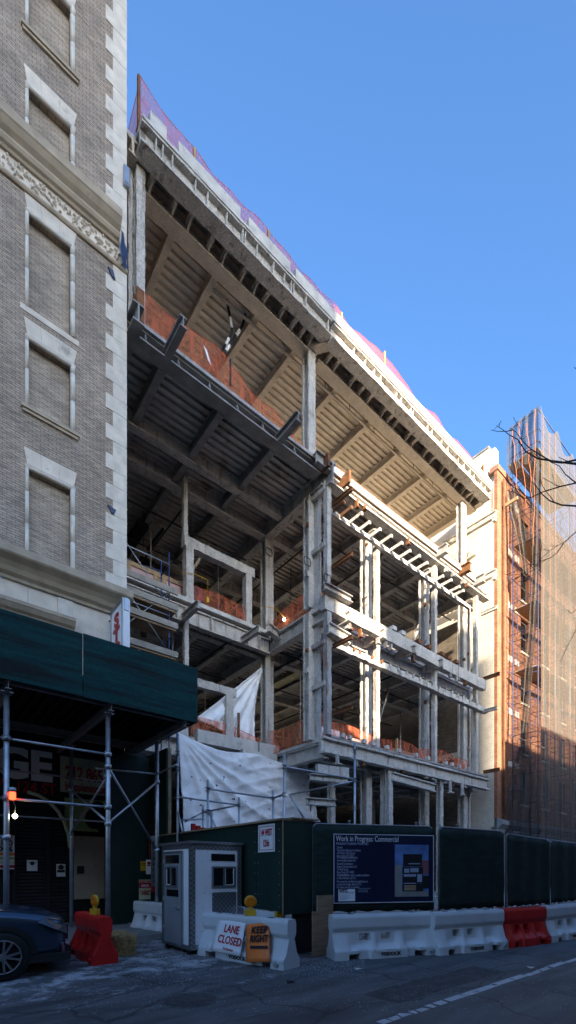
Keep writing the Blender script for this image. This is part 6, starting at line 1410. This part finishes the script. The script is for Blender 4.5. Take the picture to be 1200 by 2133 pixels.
for p0, p1 in ((Wp(592, 1597, 9), Wp(739, 1623, 9)), ((x739, 9, EYE+(x739*SX+9*CY)*(HOR-1627)/FPX), far), (Wp(433, 1643, 9.8), Wp(570, 1663, 9.8)), (Wp(569, 1663, 9.8), Wp(592, 1654, 9.0)), (Wp(372, 1660, 11.5), Wp(498, 1677, 11.5)), (Wp(498, 1677, 11.5), Wp(423, 1692, 13.2)), (Wp(423, 1692, 13.2), Wp(385, 1712, 13.6)), (Wp(603, 1655, 9.0), Wp(634, 1706, 8.6)), (Wp(435, 1690, 9.8), Wp(452, 1730, 9.4)), (Wp(370, 1690, 10.9), Wp(381, 1735, 10.4)), (Wp(375, 1708, 13.), Wp(425, 1706, 13.))):
    bb = MB(); bb.tube(p0, p1, .027, 8); bb.build('rail', 'galv', PR)
p = onY(414, 1718, 12.6); bb = MB()
for k in range(3): bb.box(p.x-.22+.17*k, p.x-.10+.17*k, 12.6, 12.7, 2.55, 3.05-.05*k)
tag(bb.build('red_tubs', 'red_plastic', None, origin=(p.x, 12.65, 2.55)), 'red slatted plastic crate behind the hoarding beside the tarp', 'crate')

# ================================================================ HAY BALE, MANHOLE, SALT
p = gnd(262, 1991); bb = MB(); rr = random.Random(9)
bb.box(p.x-.16, p.x+.16, p.y-.05, p.y+.75, 0.0, .38)
for f_ in list(bb.bm.faces): pass
bmesh.ops.subdivide_edges(bb.bm, edges=bb.bm.edges[:], cuts=6, use_grid_fill=True)
for v in bb.bm.verts: v.co += Vector([.03*noise.noise(v.co*7+Vector((k*9, 0, 0))) for k in range(3)])
for k in range(900):
    c = Vector((p.x+rr.uniform(-.18, .18), p.y+rr.uniform(-.08, .78), rr.uniform(0, .4)));
    side = rr.randint(0, 2)
    if side == 0: c.x = p.x-.165
    elif side == 1: c.y = p.y-.055
    else: c.z = .385
    a_ = Vector((rr.uniform(-1, 1), rr.uniform(-1, 1), rr.uniform(-.6, .6))).normalized()*rr.uniform(.03, .09); bb.bar(c-a_, c+a_, .005, .005)
tag(bb.build('hay_bale', 'straw', None, origin=(p.x, p.y+.3, 0)), 'shaggy straw bale on the road behind the red barrier', 'straw bale')
p = gnd(395, 2083); t = thing('manhole_cover', 'round iron manhole cover set in the road in front of the booth', 'manhole cover', (p.x, p.y, .0)); bb = MB()
bb.lathe([(.36, .001), (.36, .006), (.335, .006), (.335, .003), (.0, .003)], (0, 0, 0), 40); bb.build('ring', 'iron', t, local=True)
bb = MB()
for i in range(-7, 8):
    for j in range(-7, 8):
        if math.hypot(i, j) < 7.2: bb.box(i*.043-.014, i*.043+.014, j*.043-.014, j*.043+.014, .0032, .008)
bb.build('cover_studs', 'iron', t, local=True)
bb = MB(); rr = random.Random(12); cnt = 0
while cnt < 13000:
    u = rr.random()
    if u < .62: px, py = rr.gauss(335, 55), 1968+abs(rr.gauss(0, 32))
    elif u < .86: px, py = rr.uniform(540, 760), 1996+abs(rr.gauss(0, 18))
    else: px, py = rr.uniform(120, 1180), rr.uniform(1985, 2110)
    if py < 1945: continue
    g = gnd(px, py); s = rr.uniform(.002, .007)
    if not (0 < g.y < 10.3): continue
    a_ = rr.uniform(0, PI); v = [bb.bm.verts.new((g.x+s*math.cos(a_+k*2.1), g.y+s*math.sin(a_+k*2.1), .004)) for k in range(3)]; w = bb.bm.verts.new((g.x, g.y, .004+s*1.1))
    for k in range(3): bb.bm.faces.new([v[k], v[(k+1) % 3], w])
    cnt += 1
tag(bb.build('gravel', 'grain'), 'scattered white salt grains and grit on the road by the booth', 'salt grit', kind='stuff')

# ================================================================ PARKED SUV (nose only in view)
CX0, CYN = 2.02, 7.93          # nose x, near side y
SV = thing('parked_car', 'dark blue grey suv nose parked at the left edge of the street', 'car', (-.3, 8.85, 0))
def ring(x, zb, zs, zt, hw, top, n=9):
    """half-rounded body section at x: sill, shoulder, top"""
    yc = CYN+.95; P = []
    for s in (1, -1):
        q = [(hw*.93, zb), (hw*.99, zb+.12), (hw, (zb+zs)/2), (hw*.985, zs-.06), (hw*.95, zs), (top*1.0, zt-.03), (top*.88, zt), (top*.4, zt+.025)]
        q = [(yc-s*a, c) for a, c in q]; P += q if s == 1 else q[::-1]
    return [(x, a, c) for a, c in P]
secs = [ring(2.02, .42, .70, .80, .62, .55), ring(1.97, .30, .76, .88, .78, .68), ring(1.85, .26, .82, .93, .88, .76), ring(1.6, .26, .90, 1.00, .935, .80), ring(1.2, .28, .97, 1.06, .95, .83), ring(.7, .28, 1.0, 1.10, .95, .84), ring(.25, .28, 1.02, 1.14, .95, .84), ring(-.1, .28, 1.03, 1.2, .95, .82)]
secs += [ring(-.9, .28, 1.04, 1.62, .95, .66), ring(-1.7, .28, 1.05, 1.70, .95, .66), ring(-2.4, .28, 1.05, 1.66, .95, .64), ring(-2.75, .32, 1.03, 1.2, .93, .75), ring(-2.85, .4, .95, 1.05, .85, .7)]
bb = MB(); R_ = [[bb.bm.verts.new(p) for p in s] for s in secs]; m_ = len(R_[0])
for A, B in zip(R_, R_[1:]):
    for i in range(m_): f_ = bb.bm.faces.new([A[i], A[(i+1) % m_], B[(i+1) % m_], B[i]]); f_.smooth = True
bb.bm.faces.new(R_[0][::-1]); bb.bm.faces.new(R_[-1]); bo = bb.build('body', 'car', SV); sd = bo.modifiers.new('s', 'SUBSURF'); sd.levels = sd.render_levels = 2
def wheel(x, y, s):
    w = thing('wheel', None, None); del_ = None; bpy.data.objects.remove(w)
    bb = MB(); bb.lathe([(.22, -.11*s), (.32, -.115*s), (.352, -.09*s), (.36, 0), (.352, .09*s), (.32, .115*s), (.22, .11*s)], (x, y, .36), 40, 'y', caps=False); w = bb.build('wheel', 'rubber', SV)
    r = MB(); yo = y-.118*s
    r.lathe([(.235, -.0), (.25, -.012*s), (.25, .05*s), (.2, .05*s), (.2, .04*s)], (x, yo, .36), 36, 'y', caps=False); r.lathe([(.05, -.02*s), (.06, .02*s)], (x, yo, .36), 16, 'y')
    for k in range(5):
        for dk in (-.17, .17):
            a = k*2*PI/5+dk; r.bar((x+.05*math.cos(a), yo+.005, .36+.05*math.sin(a)), (x+.235*math.cos(a+dk*.35), yo-.004*s, .36+.235*math.sin(a+dk*.35)), .03, .045, Vector((0, 1, 0)))
    r.build('rim', 'rim', w)
    h = MB(); h.lathe([(.21, .06*s), (.0, .061*s)], (x, yo, .36), 24, 'y'); h.build('brake_disc', 'black', w)
for x in (1.06, -1.75):
    wheel(x, CYN+.075, 1); wheel(x, CYN+1.825, -1)
    for yy, s in ((CYN-.012, 1), (CYN+1.912, -1)):
        bb = MB(); pts = [(x+.47*math.cos(q), yy, .36+.45*math.sin(q)) for q in [PI*(k/16) for k in range(17)]]
        A = [bb.bm.verts.new(p) for p in pts]; Bv = [bb.bm.verts.new((x+.385*math.cos(q), yy, .36+.385*math.sin(q))) for q in [PI*(k/16) for k in range(17)]]; Cv = [bb.bm.verts.new((p.co.x, yy+.1*s, p.co.z)) for p in A]; Dv = [bb.bm.verts.new((p.co.x, yy+.3*s, p.co.z)) for p in Bv]
        for i in range(16):
            bb.bm.faces.new([A[i], A[i+1], Bv[i+1], Bv[i]]); bb.bm.faces.new([A[i], A[i+1], Cv[i+1], Cv[i]]); bb.bm.faces.new([Bv[i], Bv[i+1], Dv[i+1], Dv[i]])
        bb.build('wheel_arch', 'rubber', SV)
        bb = MB(); bb.lathe([(.385, 0), (.0, 0.001)], (x, yy+.008*s, .36), 32, 'y'); bb.build('arch_well', 'black', SV)
bb = MB(); bb.prism([(1.97, CYN+.12, .62), (1.80, CYN+.012, .70), (1.52, CYN-.004, .84), (1.62, CYN+.05, .90), (1.86, CYN+.16, .84), (1.985, CYN+.24, .76)], (.012, -.006, 0)); bb.build('headlight', 'lamp_glass', SV)
bb = MB(); bb.prism([(1.97, CYN+1.78, .62), (1.80, CYN+1.888, .70), (1.52, CYN+1.904, .84), (1.62, CYN+1.85, .90), (1.86, CYN+1.74, .84), (1.985, CYN+1.66, .76)], (.012, .006, 0)); bb.build('headlight', 'lamp_glass', SV)
bb = MB(); bb.box(1.9, 2.05, CYN+.35, CYN+1.55, .50, .74); bb.box(1.84, 2.06, CYN+.2, CYN+1.7, .26, .40); bb.build('grille', 'black', SV)
bb = MB(); bb.bar((1.9, CYN+.10, .48), (1.93, CYN+.14, .34), .03, .05); bb.build('fog_lamp', 'rim', SV)
bb = MB(); bb.box(-2.4, 2.0, CYN-.008, CYN+.05, .22, .34); bb.build('sill_cladding', 'rubber', SV)
bb = MB(); bb.prism([(.05, CYN+.10, 1.12), (-.85, CYN+.27, 1.58), (-2.3, CYN+.28, 1.60), (-2.6, CYN+.14, 1.12)], (0, -.02, -.0)); bb.build('side_window', 'glass_dk', SV)
bb = MB(); bb.prism([(-.02, CYN+.2, 1.2), (-.02, CYN+1.7, 1.2), (-.82, CYN+1.5, 1.63), (-.82, CYN+.4, 1.63)], (.03, 0, .02)); bb.build('windscreen', 'glass_dk', SV)
bb = MB(); bb.prism([(.0, CYN-.02, 1.08), (-.12, CYN-.22, 1.10), (-.12, CYN-.22, 1.24), (-.02, CYN-.05, 1.24)], (-.1, 0, 0)); bb.build('mirror', 'car', SV)

# ================================================================ BUILDINGS ACROSS THE STREET (behind the viewer, unseen; sized and placed for the shadows they cast)
def opposite(x0, x1, h, label, m='far_bounce', dep=14, Y0=-4.5):
    Y1 = Y0-dep; t = thing('building', label, 'building', ((x0+x1)/2, Y0-3, 0), 0, 'unseen buildings behind the viewer, sized for their shade')
    MB().box(x0, x1, Y1, Y0, .1, h).build('wall', m, t); bb = MB(); gl = MB(); z = 4.2
    bb.box(x0, x1, Y0-.5, Y0+.3, h, h+.35)
    bb.build('cornice', 'cornice', t)
    wn = MB()
    while z+2 < h:
        x = x0+.9
        while x+1.3 < x1: wn.box(x, x+1.2, Y0+.002, Y0+.06, z, z+1.9); x += 2.6
        z += 3.5
    if not wn.empty(): wn.build('window_row', 'glass_dk', t)
    MB().box(x0+.4, x1-.4, Y0+.002, Y0+.08, .3, 3.3).build('shopfront', 'glass_dk', t)
opposite(-30, -8, 11.8, 'low pale building across the street, farthest left behind the viewer')
opposite(-7.99, 8.0, 12.4, 'low pale building across the street directly behind the viewer')
opposite(8.01, 22.6, 11.6, 'low pale building across the street to the right behind the viewer')
opposite(22.61, 75, 13.6, 'long low building across the street at the right end')
opposite(-70, -11.6, 43.5, 'unseen tall slab building added behind the viewer to shade the left side', dep=6, Y0=-45)
opposite(-6.1, 3.2, 28.6, 'unseen narrower block added behind the viewer to shade the lower right frame', dep=5, Y0=-45)

# ================================================================ CAMERA, SUN, SKY
cam = bpy.data.cameras.new('camera'); co = bpy.data.objects.new('camera', cam); C.objects.link(co)
co.location = (0, 0, EYE); co.rotation_euler = (PI/2, 0, -YAW)
cam.sensor_fit = 'HORIZONTAL'; cam.sensor_width = 36; cam.lens = 36*FPX/1200; cam.shift_x = 0; cam.clip_end = 2000; cam.clip_start = .05
SHIFT = (HOR-2133/2)/1200
cam.shift_y = SHIFT
bpy.context.scene.camera = co
AZ, EL = math.radians(22), math.radians(10.5)      # sun behind and left of the viewer
travel = Vector((math.sin(AZ)*math.cos(EL), math.cos(AZ)*math.cos(EL), -math.sin(EL)))
sl = bpy.data.lights.new('sun', 'SUN'); so = bpy.data.objects.new('sun', sl); C.objects.link(so); sl.energy = 5.0; sl.angle = math.radians(.55); sl.color = (1, .84, .62)
so.rotation_euler = travel.to_track_quat('-Z', 'Y').to_euler(); so.location = (-20, -40, 40)
w = bpy.data.worlds.new('World'); bpy.context.scene.world = w; w.use_nodes = True; N = w.node_tree.nodes; L = w.node_tree.links
bg = N['Background']; sk = N.new('ShaderNodeTexSky'); sk.sky_type = 'NISHITA'; sk.sun_disc = False; sk.sun_elevation = EL
sd_ = -travel; sk.sun_rotation = math.atan2(sd_.x, sd_.y)
sk.air_density = 1.0; sk.dust_density = 3.5; sk.ozone_density = 5.0; sk.altitude = 0
L.new(sk.outputs[0], bg.inputs[0]); bg.inputs[1].default_value = .15
vs = bpy.context.scene.view_settings; vs.view_transform = 'Standard'; vs.look = 'None'; vs.gamma = 1; vs.use_curve_mapping = False; vs.exposure = 2.1
cy = bpy.context.scene.cycles; cy.use_adaptive_sampling = False; cy.max_bounces = 10; cy.diffuse_bounces = 7; cy.transparent_max_bounces = 16; cy.caustics_reflective = False; cy.caustics_refractive = False; cy.use_denoising = True
bpy.context.scene.render.film_transparent = False
